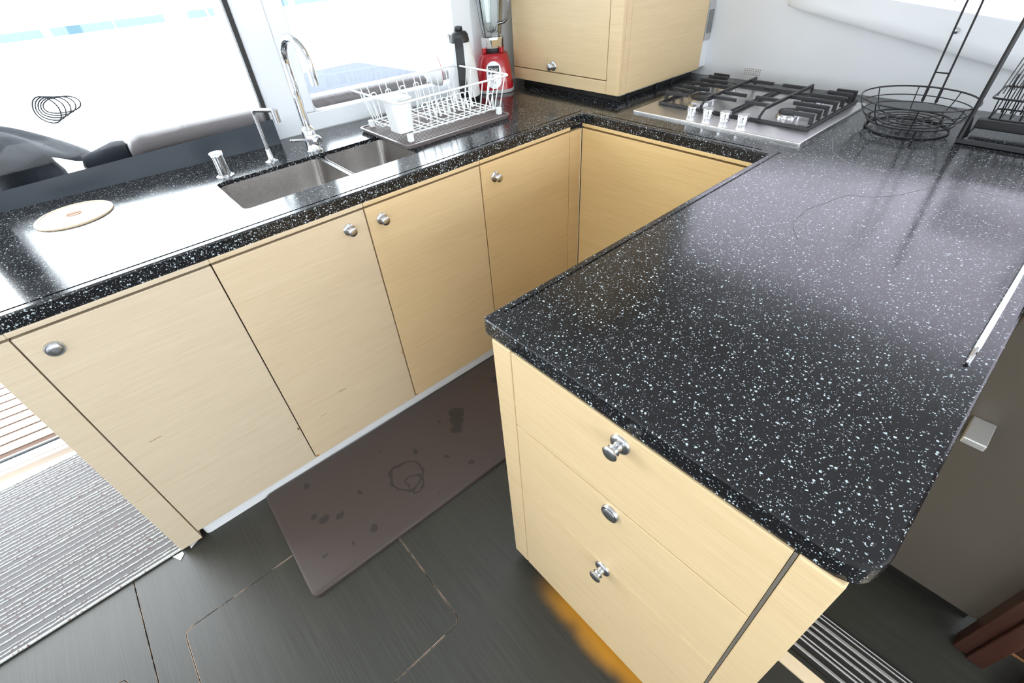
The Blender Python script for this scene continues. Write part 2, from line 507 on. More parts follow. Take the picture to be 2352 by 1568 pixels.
def prism(bm, poly, z0, z1, mi=0, bev=0.0, bevmi=None, holes=(), mat=None, bot=True):
    """polygon (x,y) extruded from z0 to z1, with optional holes and a bevelled upper rim"""
    loops = [poly] + list(holes)
    es, allv = [], []
    for lp in loops:
        vs = [bm.verts.new((p[0], p[1], z0)) for p in lp]
        allv += vs
        es += [bm.edges.new((vs[i], vs[(i + 1) % len(vs)])) for i in range(len(vs))]
    if holes:
        r = bmesh.ops.triangle_fill(bm, edges=es, use_beauty=True, normal=(0, 0, 1))
        fs = [g for g in r['geom'] if isinstance(g, bmesh.types.BMFace)]
        r2 = bmesh.ops.dissolve_limit(bm, angle_limit=0.01, verts=allv, edges=list({e for f in fs for e in f.edges}))
        fs = [f for f in bm.faces if all(v in set(allv) for v in f.verts)]
    else:
        fs = [bm.faces.new(allv)]
    ex = bmesh.ops.extrude_face_region(bm, geom=fs, use_keep_orig=bot)
    nv = [g for g in ex['geom'] if isinstance(g, bmesh.types.BMVert)]
    nf = [g for g in ex['geom'] if isinstance(g, bmesh.types.BMFace)]
    bmesh.ops.translate(bm, vec=(0, 0, z1 - z0), verts=nv)
    sv = set(nv)
    for v in list(sv) + allv:
        for f in v.link_faces: f.material_index = mi
    if bev > 0:
        top = [e for e in {e for f in nf for e in f.edges} if sum(1 for f in e.link_faces if f in nf) == 1]
        rb = bmesh.ops.bevel(bm, geom=top, offset=bev, segments=2, profile=0.5, affect='EDGES', clamp_overlap=True)
        if bevmi is not None:
            for f in rb['faces']: f.material_index = bevmi
    return bm

def rrect(x0, x1, y0, y1, r, n=4):
    pts = [Vector((x0, y0, 0)), Vector((x1, y0, 0)), Vector((x1, y1, 0)), Vector((x0, y1, 0))]
    return [(p.x, p.y) for p in fillet(pts, r, n, closed=True)]

def boolean(o, cutters):
    for c in cutters:
        md = o.modifiers.new('cut', 'BOOLEAN')
        md.operation = 'DIFFERENCE'; md.solver = 'EXACT'; md.object = c
    dg = bpy.context.evaluated_depsgraph_get()
    dg.update()
    me = bpy.data.meshes.new_from_object(o.evaluated_get(dg), depsgraph=dg)
    o.modifiers.clear()
    o.data = me
    for c in cutters:
        bpy.data.objects.remove(c, do_unlink=True)
    return o

# window wall frame: o = metres into the room, u = along the wall, z up
WN = Vector((1, -0.0896, 0)).normalized()
WD = Vector((0.0896, 1, 0)).normalized()
W0 = Vector((-0.635, -0.188, 0))
WM = Matrix(((WN.x, WD.x, 0, W0.x), (WN.y, WD.y, 0, W0.y), (0, 0, 1, 0), (0, 0, 0, 1)))
def U(y): return (y + 0.188) / 0.996
def XW(y, off=0.0): return -0.635 + 0.0896 * (y + 0.188) + off
def wbox(bm, o0, o1, y0, y1, z0, z1, bev=0.0, mi=0):
    return box(bm, o0, o1, U(y0), U(y1), z0, z1, bev, mi, mat=WM)

def part(name, parent, mats, fn, smooth=False, label=None, angle=40):
    bm = B(); fn(bm)
    o = link_mesh(name, bm, mats, parent, smooth, angle)
    if label: o['label'] = label
    return o

def solid(name, mats, fn, label=None, cat=None, group=None, kind=None, smooth=False, angle=40, loc=None):
    """a top-level thing that is one mesh; origin moved to loc"""
    bm = B(); fn(bm)
    if loc is not None: bm.transform(Matrix.Translation(-Vector(loc)))
    o = link_mesh(name, bm, mats, None, smooth, angle)
    if loc is not None: o.location = loc
    OFF[o.name] = Vector(loc) if loc is not None else Vector()
    return tag(o, label, cat, group, kind)

H = 0.90
W_, L_, XR = 0.7172, 1.0709, 1.3617
YB = 0.772

# ================================================================== SETTING
# ---- floor: two big boards, each with a lift-out hatch
hA = rrect(0.257, 0.765, -1.895, -1.307, 0.022)
hB = rrect(0.268, 0.780, -2.66, -2.042, 0.022)
g = 0.0013
def grow(x0, x1, y0, y1, r): return rrect(x0 - g, x1 + g, y0 - g, y1 + g, r + g)
floor = solid('floor', M_teak, lambda bm: box(bm, -0.72, 3.2, -4.0, 0.9, -0.06, -0.006), kind='structure')
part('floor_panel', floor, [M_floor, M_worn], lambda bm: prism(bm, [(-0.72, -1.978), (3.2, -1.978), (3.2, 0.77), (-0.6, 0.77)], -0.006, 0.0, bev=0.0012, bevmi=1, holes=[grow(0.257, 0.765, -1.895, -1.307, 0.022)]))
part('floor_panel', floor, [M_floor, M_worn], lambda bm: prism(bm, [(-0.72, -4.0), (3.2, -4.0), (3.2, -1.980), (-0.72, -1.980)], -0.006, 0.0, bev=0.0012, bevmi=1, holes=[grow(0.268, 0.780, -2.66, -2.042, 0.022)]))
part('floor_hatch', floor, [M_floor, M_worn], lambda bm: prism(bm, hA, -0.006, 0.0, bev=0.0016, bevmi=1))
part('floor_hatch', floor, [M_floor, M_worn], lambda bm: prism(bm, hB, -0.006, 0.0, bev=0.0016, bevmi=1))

# ---- window wall (left)
def wl(bm):
    wbox(bm, -0.09, -0.070, -1.85, 0.83, 0.0, 0.895)          # under the windows
    wbox(bm, -0.10, 0.0, -1.85, 0.83, 1.78, 2.06)             # above
    wbox(bm, -0.06, 0.0, -0.918, -0.815, 0.895, 1.78, 0.004)  # white post between the windows
    wbox(bm, -0.12, -0.07, -0.014, 0.76, 0.895, 1.78)         # recessed wall right of the second window
    wbox(bm, -0.10, 0.0, -4.0, -3.2, 0.0, 2.06)               # beyond the doorway
    wbox(bm, -0.10, 0.0, -3.2, -1.85, 1.95, 2.06)             # over the doorway
wall_left = solid('wall_left', M_frame, wl, kind='structure')
win1 = solid('window_1', M_black, lambda bm: prism(bm, [(0.0, U(-1.85)), (0.062, U(-1.85)), (0.062, U(-0.922)), (0.0, U(-0.922))], 0.9, 0.955), kind='structure')
for v in win1.data.vertices:                                   # bottom rail rises a little towards the post
    if v.co.z > 0.93:
        v.co.z = 0.953 + 0.031 * (v.co.y - U(-1.75)) / (U(-0.93) - U(-1.75)) - 0.022 * (v.co.x < 0.03)
    v.co = WM @ v.co
part('jamb', win1, M_black, lambda bm: wbox(bm, -0.06, 0.035, -1.85, -1.752, 0.9, 1.78, 0.004))
part('gasket', win1, M_gasket, lambda bm: wbox(bm, -0.03, 0.008, -0.934, -0.919, 0.96, 1.78, 0.002))
part('pane', win1, M_glass, lambda bm: wbox(bm, -0.034, -0.028, -1.75, -0.93, 0.93, 1.78))
win2 = solid('window_2', M_frame, lambda bm: wbox(bm, -0.05, 0.0, -0.815, -0.014, 0.9, 0.963, 0.004), kind='structure')
part('window_stile', win2, M_frame, lambda bm: wbox(bm, -0.05, 0.0, -0.815, -0.752, 0.9635, 1.78, 0.004))
part('window_stile', win2, M_frame, lambda bm: wbox(bm, -0.05, 0.0, -0.108, -0.014, 0.9635, 1.78, 0.004))
def corner_fill(bm):
    u0, z0, r = U(-0.752), 0.9632, 0.03
    poly = [(u0, z0)] + [(u0 + r - r * math.sin(a), z0 + r - r * math.cos(a)) for a in [math.pi / 2 * k / 6 for k in range(7)]]
    prism(bm, poly, -0.045, -0.001)
    bm.transform(WM @ Matrix(((0, 0, 1, 0), (1, 0, 0, 0), (0, 1, 0, 0), (0, 0, 0, 1))))
part('rounded_corner', win2, M_frame, corner_fill)
part('pane', win2, M_glass, lambda bm: wbox(bm, -0.030, -0.024, -0.752, -0.108, 0.9635, 1.78))

# ---- back wall with its sloping window
def l1(x): return 1.178 - 0.196 * (min(x, 1.6) - 0.254)
def l2(x): return 1.186 - 0.130 * (min(x, 1.6) - 0.649)
def xz_prism(bm, poly, y0, y1, **k):
    prism(bm, poly, -y1, -y0, **k)
    bm.transform(Matrix(((1, 0, 0, 0), (0, 0, -1, 0), (0, 1, 0, 0), (0, 0, 0, 1))))
def wb(bm):
    xz_prism(bm, [(-0.8, 0.0), (3.3, 0.0), (3.3, l2(1.6)), (1.6, l2(1.6)), (0.10, l2(0.10)), (0.10, 1.80), (3.3, 1.80), (3.3, 2.06), (-0.8, 2.06)], YB, YB + 0.06)
wall_back = solid('wall_back', M_wall, wb, kind='structure')
part('return_panel', wall_back, M_white, lambda bm: box(bm, -0.45, 0.034, 0.72, 0.7715, 0.935, 2.05))
win3 = solid('window_3', M_tint, lambda bm: xz_prism(bm, [(0.11, l2(0.11) + .002), (1.6, l2(1.6) + .002), (3.2, l2(1.6) + .002), (3.2, 1.795), (0.11, 1.795)], YB + 0.02, YB + 0.026), kind='structure')
def moulding(bm):
    xs = [0.332, 0.36, 0.42, 0.6, 0.8, 1.0, 1.2, 1.4, 1.6, 2.4, 3.19]
    rows = []
    for i, x in enumerate(xs):
        k = min(1.0, max(0.0, (x - 0.332) / 0.07))
        a, b = l1(x), l2(x)
        if x < 0.35: a = 1.165
        mid = a + (b - a) * 0.52
        d = 0.030 * k + 0.003
        prof = [(YB, a), (YB - d * 0.85, a + 0.003), (YB - d, a + 0.012), (YB - d * 0.92, mid), (YB - d * 0.45, b - 0.012), (YB - 0.006, b + 0.004), (YB + 0.01, b + 0.004)]
        rows.append([bm.verts.new((x, y, z)) for y, z in prof])
    for i in range(len(rows) - 1):
        for k in range(len(rows[0]) - 1):
            bm.faces.new((rows[i][k], rows[i + 1][k], rows[i + 1][k + 1], rows[i][k + 1]))
    bm.faces.new(rows[0]); bm.faces.new(list(reversed(rows[-1])))
trim1 = solid('trim_1', M_white, moulding, kind='structure', smooth=True, angle=50)
part('snap_stud', trim1, M_satin, lambda bm: lathe(bm, [(0.009, 0), (0.009, 0.003), (0.0065, 0.006), (0.0065, 0.010), (0.003, 0.012), (0.0, 0.0122)], frame_mat((0.887, YB - 0.029, 1.115), (0, -1, 0)), 16), smooth=True)

# ---- rest of the cabin behind the camera; unseen window openings sized for the light
ceiling = solid('ceiling', M_ceil, lambda bm: prism(bm, [(-0.95, -4.1), (3.4, -4.1), (3.4, 0.85), (-0.95, 0.85)], 2.06, 2.12, holes=[rrect(0.22, 0.72, -0.95, -0.45, 0.06)]), kind='structure')
part('added_roof_hatch', ceiling, M_glass, lambda bm: prism(bm, rrect(0.19, 0.75, -0.98, -0.42, 0.08), 2.125, 2.135))  # unseen skylight, added to brighten the inner corner of the galley
def wr(bm):
    box(bm, 3.2, 3.28, -4.0, 0.85, 0.0, 0.95)
    box(bm, 3.2, 3.28, -4.0, 0.85, 1.80, 2.06)
    for y0, y1 in ((-4.0, -3.2), (-1.85, -1.75), (-0.2, -0.1), (0.6, 0.85)): box(bm, 3.2, 3.28, y0, y1, 0.95, 1.80)
wall_right = solid('wall_right', M_wall, wr, kind='structure')
def wrear(bm):
    box(bm, -0.95, 3.28, -4.08, -4.0, 0.0, 1.1)
    box(bm, -0.95, 3.28, -4.08, -4.0, 1.75, 2.06)
    for x0, x1 in ((-0.95, 0.0), (1.6, 3.28)): box(bm, x0, x1, -4.08, -4.0, 1.1, 1.75)
wall_rear = solid('wall_rear', M_wall, wrear, kind='structure')

# ---- doorway sill, track and cockpit grating on the left
sill = solid('door_1', M_white, lambda bm: wbox(bm, -0.060, -0.014, -3.2, -1.855, -0.02, 0.012, 0.003), kind='structure')
part('track_channel', sill, M_black, lambda bm: wbox(bm, -0.098, -0.061, -3.2, -1.855, -0.02, 0.004))
part('track_rail', sill, M_alu, lambda bm: wbox(bm, -0.084, -0.078, -3.2, -1.855, 0.0045, 0.012))
part('wood_strip', sill, M_beige, lambda bm: wbox(bm, -0.013, 0.012, -3.2, -1.855, -0.02, 0.008))
sole = solid('floor_cockpit', M_teak, lambda bm: wbox(bm, -1.60, -0.10, -3.4, -1.84, -0.06, -0.003), kind='structure')
for i in range(21):
    o0 = -0.158 - i * 0.0625
    part('slat', sole, M_slat, lambda bm: wbox(bm, o0 - 0.0232, o0 + 0.0232, -3.4, -1.845, -0.0028, 0.0015, 0.001))

# ================================================================== WORKTOP
def worktop_builder():
    outer = [Vector(p) for p in ((0, -1.86, 0), (0, 0, 0), (W_, 0, 0), (W_, -L_, 0), (XR, -L_, 0), (XR, YB - 0.002, 0), (XW(YB, -0.064), YB - 0.002, 0), (XW(0.0, -0.064), 0.0, 0), (XW(0.0, 0.004), -0.012, 0), (XW(-1.86, 0.004), -1.86, 0))]
    pl = fillet(outer, [0, 0.006, 0.006, 0.007, 0.045, 0, 0, 0, 0, 0], 6, closed=True)
    bm = B()
    prism(bm, [(p.x, p.y) for p in pl], 0.8648, H, bev=0.004)
    o = link_mesh('worktop', bm, M_gran)
    cutters = []
    def cut(poly, z0, z1):
        b = B(); prism(b, poly, z0, z1)
        cutters.append(link_mesh('cutter', b, M_gran))
    cut(rrect(-0.412, -0.137, -1.223, -0.640, 0.022, 5), 0.8, 0.95)
    for p in (rrect(-0.0265, -0.0205, -1.80, 0.022, 0.0029), rrect(0.03, 0.69, 0.0195, 0.0255, 0.0029), rrect(W_ + 0.0155, W_ + 0.0235, -1.035, 0.030, 0.0039)):
        cut(p, 0.8975, 0.95)
    return boolean(o, cutters)
wt = worktop_builder()
tag(wt, 'black white-speckled U-shaped stone worktop over the galley cabinets', 'worktop')
wt.data.materials.clear(); wt.data.materials.append(M_gran)
for p in wt.data.polygons: p.use_smooth = False
def ribbon(bm, pts, w, z=0.9002):
    pts = [Vector((p[0], p[1], z)) for p in pts]
    prev = None
    for i, p in enumerate(pts):
        t = (pts[min(i + 1, len(pts) - 1)] - pts[max(i - 1, 0)]).normalized()
        n = Vector((-t.y, t.x, 0)) * w * (0.6 + 0.8 * random.random())
        a = [bm.verts.new(q) for q in (p + n, p - n, p - n - Vector((0, 0, 0.0006)), p + n - Vector((0, 0, 0.0006)))]
        if prev:
            for k in range(4): bm.faces.new((prev[k], prev[(k + 1) % 4], a[(k + 1) % 4], a[k]))
        else: bm.faces.new(a)
        prev = a
    bm.faces.new(list(reversed(prev)))
seam = fillet([(0.795, 0.25, 0), (0.81, 0.208, 0), (0.845, 0.119, 0), (0.906, 0.060, 0), (0.966, 0.053, 0), (1.05, 0.038, 0), (1.118, 0.027, 0), (1.186, 0.055, 0), (1.275, 0.052, 0), (1.355, 0.05, 0)], 0.02, 3)
crack = [(1.114, 0.022), (1.09, -0.03), (1.068, -0.083), (1.04, -0.115), (1.02, -0.133), (0.986, -0.143), (0.972, -0.19), (0.966, -0.218), (0.955, -0.26), (0.947, -0.288), (0.951, -0.314), (0.952, -0.365), (0.972, -0.402), (0.994, -0.434)]
part('seam', wt, M_seam, lambda bm: ribbon(bm, seam, 0.0007), label='pale hairline seam across the worktop')
part('crack', wt, M_crack, lambda bm: ribbon(bm, [tuple(p)[:2] for p in fillet([(a_[0], a_[1], 0) for a_ in crack], 0.03, 3)], 0.0005), label='dark hairline crack in the worktop')

# ================================================================== SINK
sink = thing('kitchen_sink', (-0.27, -0.93, 0.86), 'double-bowl brushed steel sink set under the black worktop by the window', 'sink')
def bowl(bm, x0, x1, y0, y1, zt, zb):
    rows = []
    for ins, z, r in ((0.0, zt, 0.025), (0.006, zb + 0.03, 0.03), (0.012, zb + 0.010, 0.032), (0.028, zb, 0.03)):
        rows.append([bm.verts.new((p[0], p[1], z)) for p in rrect(x0 + ins, x1 - ins, y0 + ins, y1 - ins, r, 5)])
    for ring_o in (rrect(x0 - 0.002, x1 + 0.002, y0 - 0.002, y1 + 0.002, 0.026, 5),):
        rows.insert(0, [bm.verts.new((p[0], p[1], zt)) for p in ring_o])
    for i in range(len(rows) - 1):
        n = len(rows[0])
        for k in range(n): bm.faces.new((rows[i][k], rows[i][(k + 1) % n], rows[i + 1][(k + 1) % n], rows[i + 1][k]))
    bm.faces.new(rows[-1])
for (y0, y1, zb) in ((-1.2195, -0.893, 0.735), (-0.876, -0.6435, 0.755)):
    bw = part('bowl', sink, M_bowl, lambda bm: bowl(bm, -0.409, -0.140, y0, y1, 0.8885, zb), smooth=True, angle=60)
    part('drain', bw, M_chrome, lambda bm: lathe(bm, [(0.040, 0.0005), (0.040, 0.003), (0.030, 0.003), (0.028, 0.0008), (0.0, 0.0008)], Matrix.Translation((-0.275, (y0 + y1) / 2, zb)), 24), smooth=True)
part('divider', sink, M_satin, lambda bm: box(bm, -0.4115, -0.1375, -0.8905, -0.8785, 0.874, 0.8875, 0.003), smooth=True, label='bright steel bridge between the bowls')

# ================================================================== BASE CABINETS (sink run)
def board(bm, x0, x1, y0, y1, z0, z1): return box(bm, x0, x1, y0, y1, z0, z1, 0.0012)
def knob_out(bm, p, d):
    lathe(bm, [(0.0185, 0.0), (0.0185, 0.002), (0.0165, 0.0045), (0.0120, 0.0055), (0.0085, 0.0062), (0.0070, 0.010), (0.0068, 0.0135), (0.0100, 0.0150), (0.0108, 0.0165), (0.0085, 0.0178), (0.0078, 0.0195), (0.0110, 0.0215), (0.0135, 0.0245), (0.0135, 0.0262), (0.0110, 0.0282), (0.006, 0.0292), (0.0, 0.0295)], frame_mat(p, d), 28)
def knob_in(bm, p, d):
    lathe(bm, [(0.0190, 0.0), (0.0190, 0.003), (0.0170, 0.006), (0.0150, 0.0062), (0.0148, 0.0052), (0.0140, 0.0052), (0.0138, 0.0072), (0.0110, 0.0088), (0.006, 0.0096), (0.0, 0.0098)], frame_mat(p, d), 28)
ZT, ZBM = 0.8465, 0.0465
doors = [(-1.7745, -1.3725, -1.726, 0.794, False, 'pale wood base cabinet beside the end panel, nearest the doorway, round push knob pressed in'),
         (-1.3715, -0.9475, -1.006, 0.803, True, 'pale wood base cabinet under the large sink bowl, knob at its upper right corner'),
         (-0.9455, -0.5110, -0.898, 0.798, True, 'pale wood base cabinet under the dish rack, knob at its upper left corner'),
         (-0.5085, -0.0675, -0.447, 0.790, True, 'pale wood base cabinet next to the inner corner of the worktop')]
M_scr = plain('scratch_brown', (0.20, 0.13, 0.07), 0.6)
M_chip = plain('chipped_orange_edge', (0.42, 0.20, 0.06), 0.6)
marks = {0: ((-1.378, 0.214, 0.006, 0.010, M_scr), (-1.697, 0.447, 0.030, 0.0016, M_scr)),
         1: ((-1.200, 0.269, 0.026, 0.0022, M_scr), (-1.288, 0.211, 0.022, 0.0014, M_scr), (-1.3645, 0.0535, 0.010, 0.009, M_chip), (-0.953, 0.285, 0.003, 0.014, M_chip)),
         2: ((-0.940, 0.0525, 0.006, 0.007, M_chip),)}
for i, (y0, y1, ky, kz, out, lab) in enumerate(doors):
    c = thing('base_cabinet', (-0.3, (y0 + y1) / 2, 0.0), lab, 'cabinet', 'base cabinets under the sink worktop')
    def body(bm):
        zt = 0.66 if i in (1, 2) else 0.8635
        for (a, b) in ((y0 + 0.001, y0 + 0.016), (y1 - 0.016, y1 - 0.001)): board(bm, -0.53, -0.0225, a, b, 0.047, zt)
        board(bm, -0.53, -0.0225, y0 + 0.0165, y1 - 0.0165, 0.047, 0.062)
        board(bm, -0.545, -0.531, y0 + 0.001, y1 - 0.001, 0.047, zt)
    part('body', c, VEN[i], body)
    d = part('door', c, VEN[i], lambda bm: box(bm, -0.0205, -0.0015, y0 + 0.001, y1 - 0.001, ZBM, ZT - 0.001, 0.0016))
    part('knob', d, M_satin, lambda bm: (knob_out if out else knob_in)(bm, (-0.0015, ky, kz), (1, 0, 0)), smooth=True, label='round satin chrome knob')
    for (sy, sz, sl, sh, sm) in marks.get(i, ()):
        part('scratch', d, sm, lambda bm: box(bm, -0.00145, -0.00125, sy - sl / 2, sy + sl / 2, sz - sh / 2, sz + sh / 2), label='small scratch in the veneer')
    part('top_rail', c, VEN[i], lambda bm: box(bm, -0.019, 0.0015, y0 - 0.0003, y1 + 0.0003, 0.8525, 0.8645, 0.0015))
ep = thing('end_panel', (-0.3, -1.81, 0.0), 'narrow pale wood end panel of the sink cabinets beside the striped rug', 'panel')
part('panel_board', ep, VEN[0], lambda bm: box(bm, -0.53, -0.0015, -1.8385, -1.7765, 0.2815, ZT - 0.001, 0.0012))
part('panel_board', ep, VEN[0], lambda bm: box(bm, -0.53, -0.0015, -1.8385, -1.7765, 0.010, 0.2805, 0.0012))
part('top_rail', ep, VEN[0], lambda bm: box(bm, -0.53, 0.0015, -1.8385, -1.7752, 0.8525, 0.8645, 0.0015))
cf = thing('corner_filler', (-0.05, -0.03, 0.0), 'slim upright wood filler strip in the inner cabinet corner', 'panel')
part('strip', cf, VEN[3], lambda bm: box(bm, -0.0205, -0.0015, -0.0665, -0.0035, ZBM, ZT - 0.001, 0.001))
part('bead', cf, M_cream, lambda bm: box(bm, -0.004, -0.0008, -0.0034, 0.0002, ZBM, ZT - 0.001, 0.0008), label='thin pale bead in the corner')
# white plinth under the sink run
solid('baseboard_left', M_white, lambda bm: prism(bm, rrect(-0.05, -0.010, -1.765, -0.02, 0.018, 5), 0.0005, 0.0455), kind='structure', smooth=True)

# ================================================================== STOVE CABINET
sc = thing('stove_cabinet', (0.36, 0.3, 0.0), 'plain golden wood cabinet front under the gas hob, no door or knob', 'cabinet')
part('front_panel', sc, M_woodg, lambda bm: box(bm, 0.001, 0.7405, 0.0012, 0.020, 0.05, ZT - 0.001, 0.0014))
def scb(bm):
    board(bm, 0.003, 0.018, 0.021, 0.70, 0.05, 0.86); board(bm, 0.722, 0.740, 0.021, 0.70, 0.05, 0.86)
    board(bm, 0.0185, 0.7215, 0.021, 0.70, 0.05, 0.065)
part('body', sc, M_woodg, scb)
part('top_rail', sc, M_woodg, lambda bm: box(bm, 0.0015, 0.7405, -0.0015, 0.019, 0.8525, 0.8645, 0.0015))

# ================================================================== DRAWER UNIT (peninsula)
YP = -1.0745
du = thing('drawer_cabinet', (1.04, -0.6, 0.0), 'pale wood drawer cabinet with three drawers at the worktop end nearest the camera', 'cabinet')
X0, X1 = 0.7415, 1.3435
def dub(bm):
    board(bm, X0, X0 + 0.018, YP + 0.0205, -0.002, 0.056, 0.8640)
    board(bm, X1 - 0.018, X1, YP + 0.0205, 0.20, 0.010, 0.8640)
    board(bm, X0 + 0.0185, X1 - 0.0185, YP + 0.0205, -0.02, 0.056, 0.070)
    board(bm, X0 + 0.0185, X1 - 0.0185, -0.03, -0.015, 0.071, 0.8640)
part('body', du, M_woody, dub)
part('stile', du, M_woodx, lambda bm: box(bm, X0, 0.7925, YP, YP + 0.020, 0.056, 0.8643, 0.0025))
part('stile', du, M_woodx, lambda bm: box(bm, 1.2935, X1, YP, YP + 0.020, 0.010, 0.8643, 0.0035, seg=3))
part('drawer_slide', du, M_alu, lambda bm: box(bm, 1.2882, 1.2928, YP + 0.006, YP + 0.0204, 0.30, 0.857, 0.0006), label='grey metal slide showing in the gap')
dz = [(0.6675, 0.8640, 0.834, True), (0.4425, 0.6643, 0.637, False), (0.058, 0.4393, 0.418, True)]
for z0, z1, kz, out in dz:
    dr = part('drawer', du, M_woodx, lambda bm: box(bm, 0.7950, 1.2875, YP, YP + 0.020, z0, z1, 0.0013))
    part('knob', dr, M_satin, lambda bm: (knob_out if out else knob_in)(bm, (1.0415, YP, kz), (0, -1, 0)), smooth=True, label='satin chrome push knob')
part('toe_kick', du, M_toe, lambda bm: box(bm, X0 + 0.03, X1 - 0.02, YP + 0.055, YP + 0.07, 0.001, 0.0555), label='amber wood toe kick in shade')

# ================================================================== UPPER CABINET
uc = thing('wall_cabinet', (-0.26, 0.4, 0.93), 'pale wood cupboard standing over the far worktop corner with one knobbed door', 'cabinet')
part('body', uc, M_woody, lambda bm: box(bm, XW(0.5) + 0.02, 0.0385, 0.206, 0.7185, 0.9305, 2.03, 0.0015))
part('side_stile', uc, M_woody, lambda bm: box(bm, 0.0200, 0.0385, 0.1755, 0.2045, 0.9305, 2.03, 0.0012))
part('front_stile', uc, M_woodx, lambda bm: box(bm, -0.0205, 0.0385, 0.1555, 0.1745, 0.9305, 2.03, 0.0022))
part('bottom_rail', uc, M_woodx, lambda bm: box(bm, -0.5600, -0.0215, 0.1555, 0.1745, 0.9305, 0.9760, 0.0018))
part('side_stile', uc, M_woody, lambda bm: box(bm, -0.5600, -0.545, 0.1755, 0.2045, 0.9305, 2.03, 0.0012))
ud = part('door', uc, M_woodx, lambda bm: box(bm, -0.5590, -0.0240, 0.1575, 0.1745, 0.9790, 2.02, 0.0018))
part('knob', ud, M_satin, lambda bm: knob_out(bm, (-0.310, 0.1575, 1.001), (0, -1, 0)), smooth=True, label='small satin chrome knob')
part('plinth', uc, M_dark, lambda bm: box(bm, -0.54, 0.008, 0.20, 0.715, 0.9005, 0.930), label='dark recessed plinth')
part('plinth_strip', uc, M_greypl, lambda bm: box(bm, 0.0085, 0.014, 0.20, 0.715, 0.919, 0.9300))
for yy in (0.245, 0.44, 0.55):
    part('plinth_clip', uc, M_black, lambda bm: box(bm, 0.0142, 0.018, yy, yy + 0.010, 0.9005, 0.9300))

# ================================================================== GAS HOB
hob = thing('gas_hob', (0.451, 0.371, 0.9), 'stainless four-burner gas hob set into the far worktop', 'hob')
part('hob_plate', hob, M_steel, lambda bm: prism(bm, rrect(0.147, 0.755, 0.112, 0.631, 0.008), 0.9002, 0.9085, bev=0.003))
def wells(bm):
    prism(bm, rrect(0.186, 0.716, 0.236, 0.612, 0.02), 0.9086, 0.9093)
part('drip_well', hob, M_steel, wells)
for kx, ky in ((0.349, 0.183), (0.410, 0.184), (0.472, 0.185), (0.534, 0.186)):
    k = part('knob', hob, M_chrome, lambda bm: lathe(bm, [(0.0165, 0.0), (0.0165, 0.004), (0.0150, 0.006), (0.0170, 0.008), (0.0185, 0.026), (0.0175, 0.0285), (0.0, 0.029)], Matrix.Translation((kx, ky, 0.9087)), 28), smooth=True)
    part('pointer', k, M_chrome, lambda bm: box(bm, kx - 0.0025, kx + 0.0025, ky - 0.022, ky - 0.015, 0.9165, 0.934, 0.001))
for bx, by, br in ((0.290, 0.345, 0.050), (0.285, 0.525, 0.036), (0.615, 0.330, 0.036), (0.605, 0.525, 0.043)):
    b = part('burner', hob, M_satin, lambda bm: lathe(bm, [(br, 0.0), (br, 0.006), (br * 0.86, 0.012), (br * 0.80, 0.014), (0.0, 0.014)], Matrix.Translation((bx, by, 0.9094)), 28), smooth=True)
    part('burner_cap', b, M_iron, lambda bm: lathe(bm, [(br * 0.84, 0.0143), (br * 0.86, 0.019), (br * 0.74, 0.0225), (0.0, 0.0235)], Matrix.Translation((bx, by, 0.9094)), 28), smooth=True)
    part('igniter', b, M_plasticw, lambda bm: cyl(bm, (bx + br * 1.15, by - br * 0.5, 0.9094), (bx + br * 1.15, by - br * 0.5, 0.922), 0.003, 0.003, 10))
def bar(bm, x0, x1, y0, y1, z0, z1): box(bm, x0, x1, y0, y1, z0, z1, 0.0016)
def grate(xa, xb, side):
    """half of the pan support: base frame, one long front-to-back bar and a comb of fingers along the outer edge"""
    gr = part('grate', hob, M_iron, lambda bm: [bar(bm, xa, xb, 0.228, 0.236, 0.9094, 0.9185), bar(bm, xa, xb, 0.612, 0.620, 0.9094, 0.9185),
              bar(bm, xa, xa + 0.008, 0.2362, 0.6118, 0.9094, 0.9185), bar(bm, xb - 0.008, xb, 0.2362, 0.6118, 0.9094, 0.9185)], label='cast iron pan support')
    xo = xa if side < 0 else xb
    for i, yy in enumerate((0.262, 0.318, 0.372, 0.438, 0.500, 0.560, 0.600)):
        ln = (0.100, 0.085, 0.118, 0.165, 0.118, 0.085, 0.07)[i]
        a, b2 = (xo + 0.004, xo + ln) if side < 0 else (xo - ln, xo - 0.004)
        def fin(bm):
            bar(bm, a, b2, yy - 0.0045, yy + 0.0045, 0.938, 0.950)
            w = 0.012
            if side < 0: bar(bm, a, a + w, yy - 0.0045, yy + 0.0045, 0.9187, 0.9378)
            else: bar(bm, b2 - w, b2, yy - 0.0045, yy + 0.0045, 0.9187, 0.9378)
        part('finger', gr, M_iron, fin)
    xm = 0.352 if side < 0 else 0.566
    part('cross_bar', gr, M_iron, lambda bm: [bar(bm, xm - 0.004, xm + 0.004, 0.262, 0.616, 0.940, 0.951), bar(bm, xm - 0.004, xm + 0.004, 0.229, 0.237, 0.9187, 0.930),
              tube(bm, [(xm, 0.232, 0.924), (xm, 0.245, 0.935), (xm, 0.264, 0.946)], 0.0045, 6), bar(bm, xm - 0.004, xm + 0.004, 0.6135, 0.6195, 0.9187, 0.9398)])
    xs = sorted((xm, xm + (0.06 if side < 0 else -0.06)))
    for yy in (0.30, 0.372, 0.50, 0.575):
        part('finger', gr, M_iron, lambda bm: bar(bm, xs[0] + 0.0042, xs[1] + 0.03, yy - 0.0045, yy + 0.0045, 0.938, 0.949) if side < 0 else bar(bm, xs[0] - 0.03, xs[1] - 0.0042, yy - 0.0045, yy + 0.0045, 0.938, 0.949))
grate(0.178, 0.448, -1)
grate(0.452, 0.724, 1)

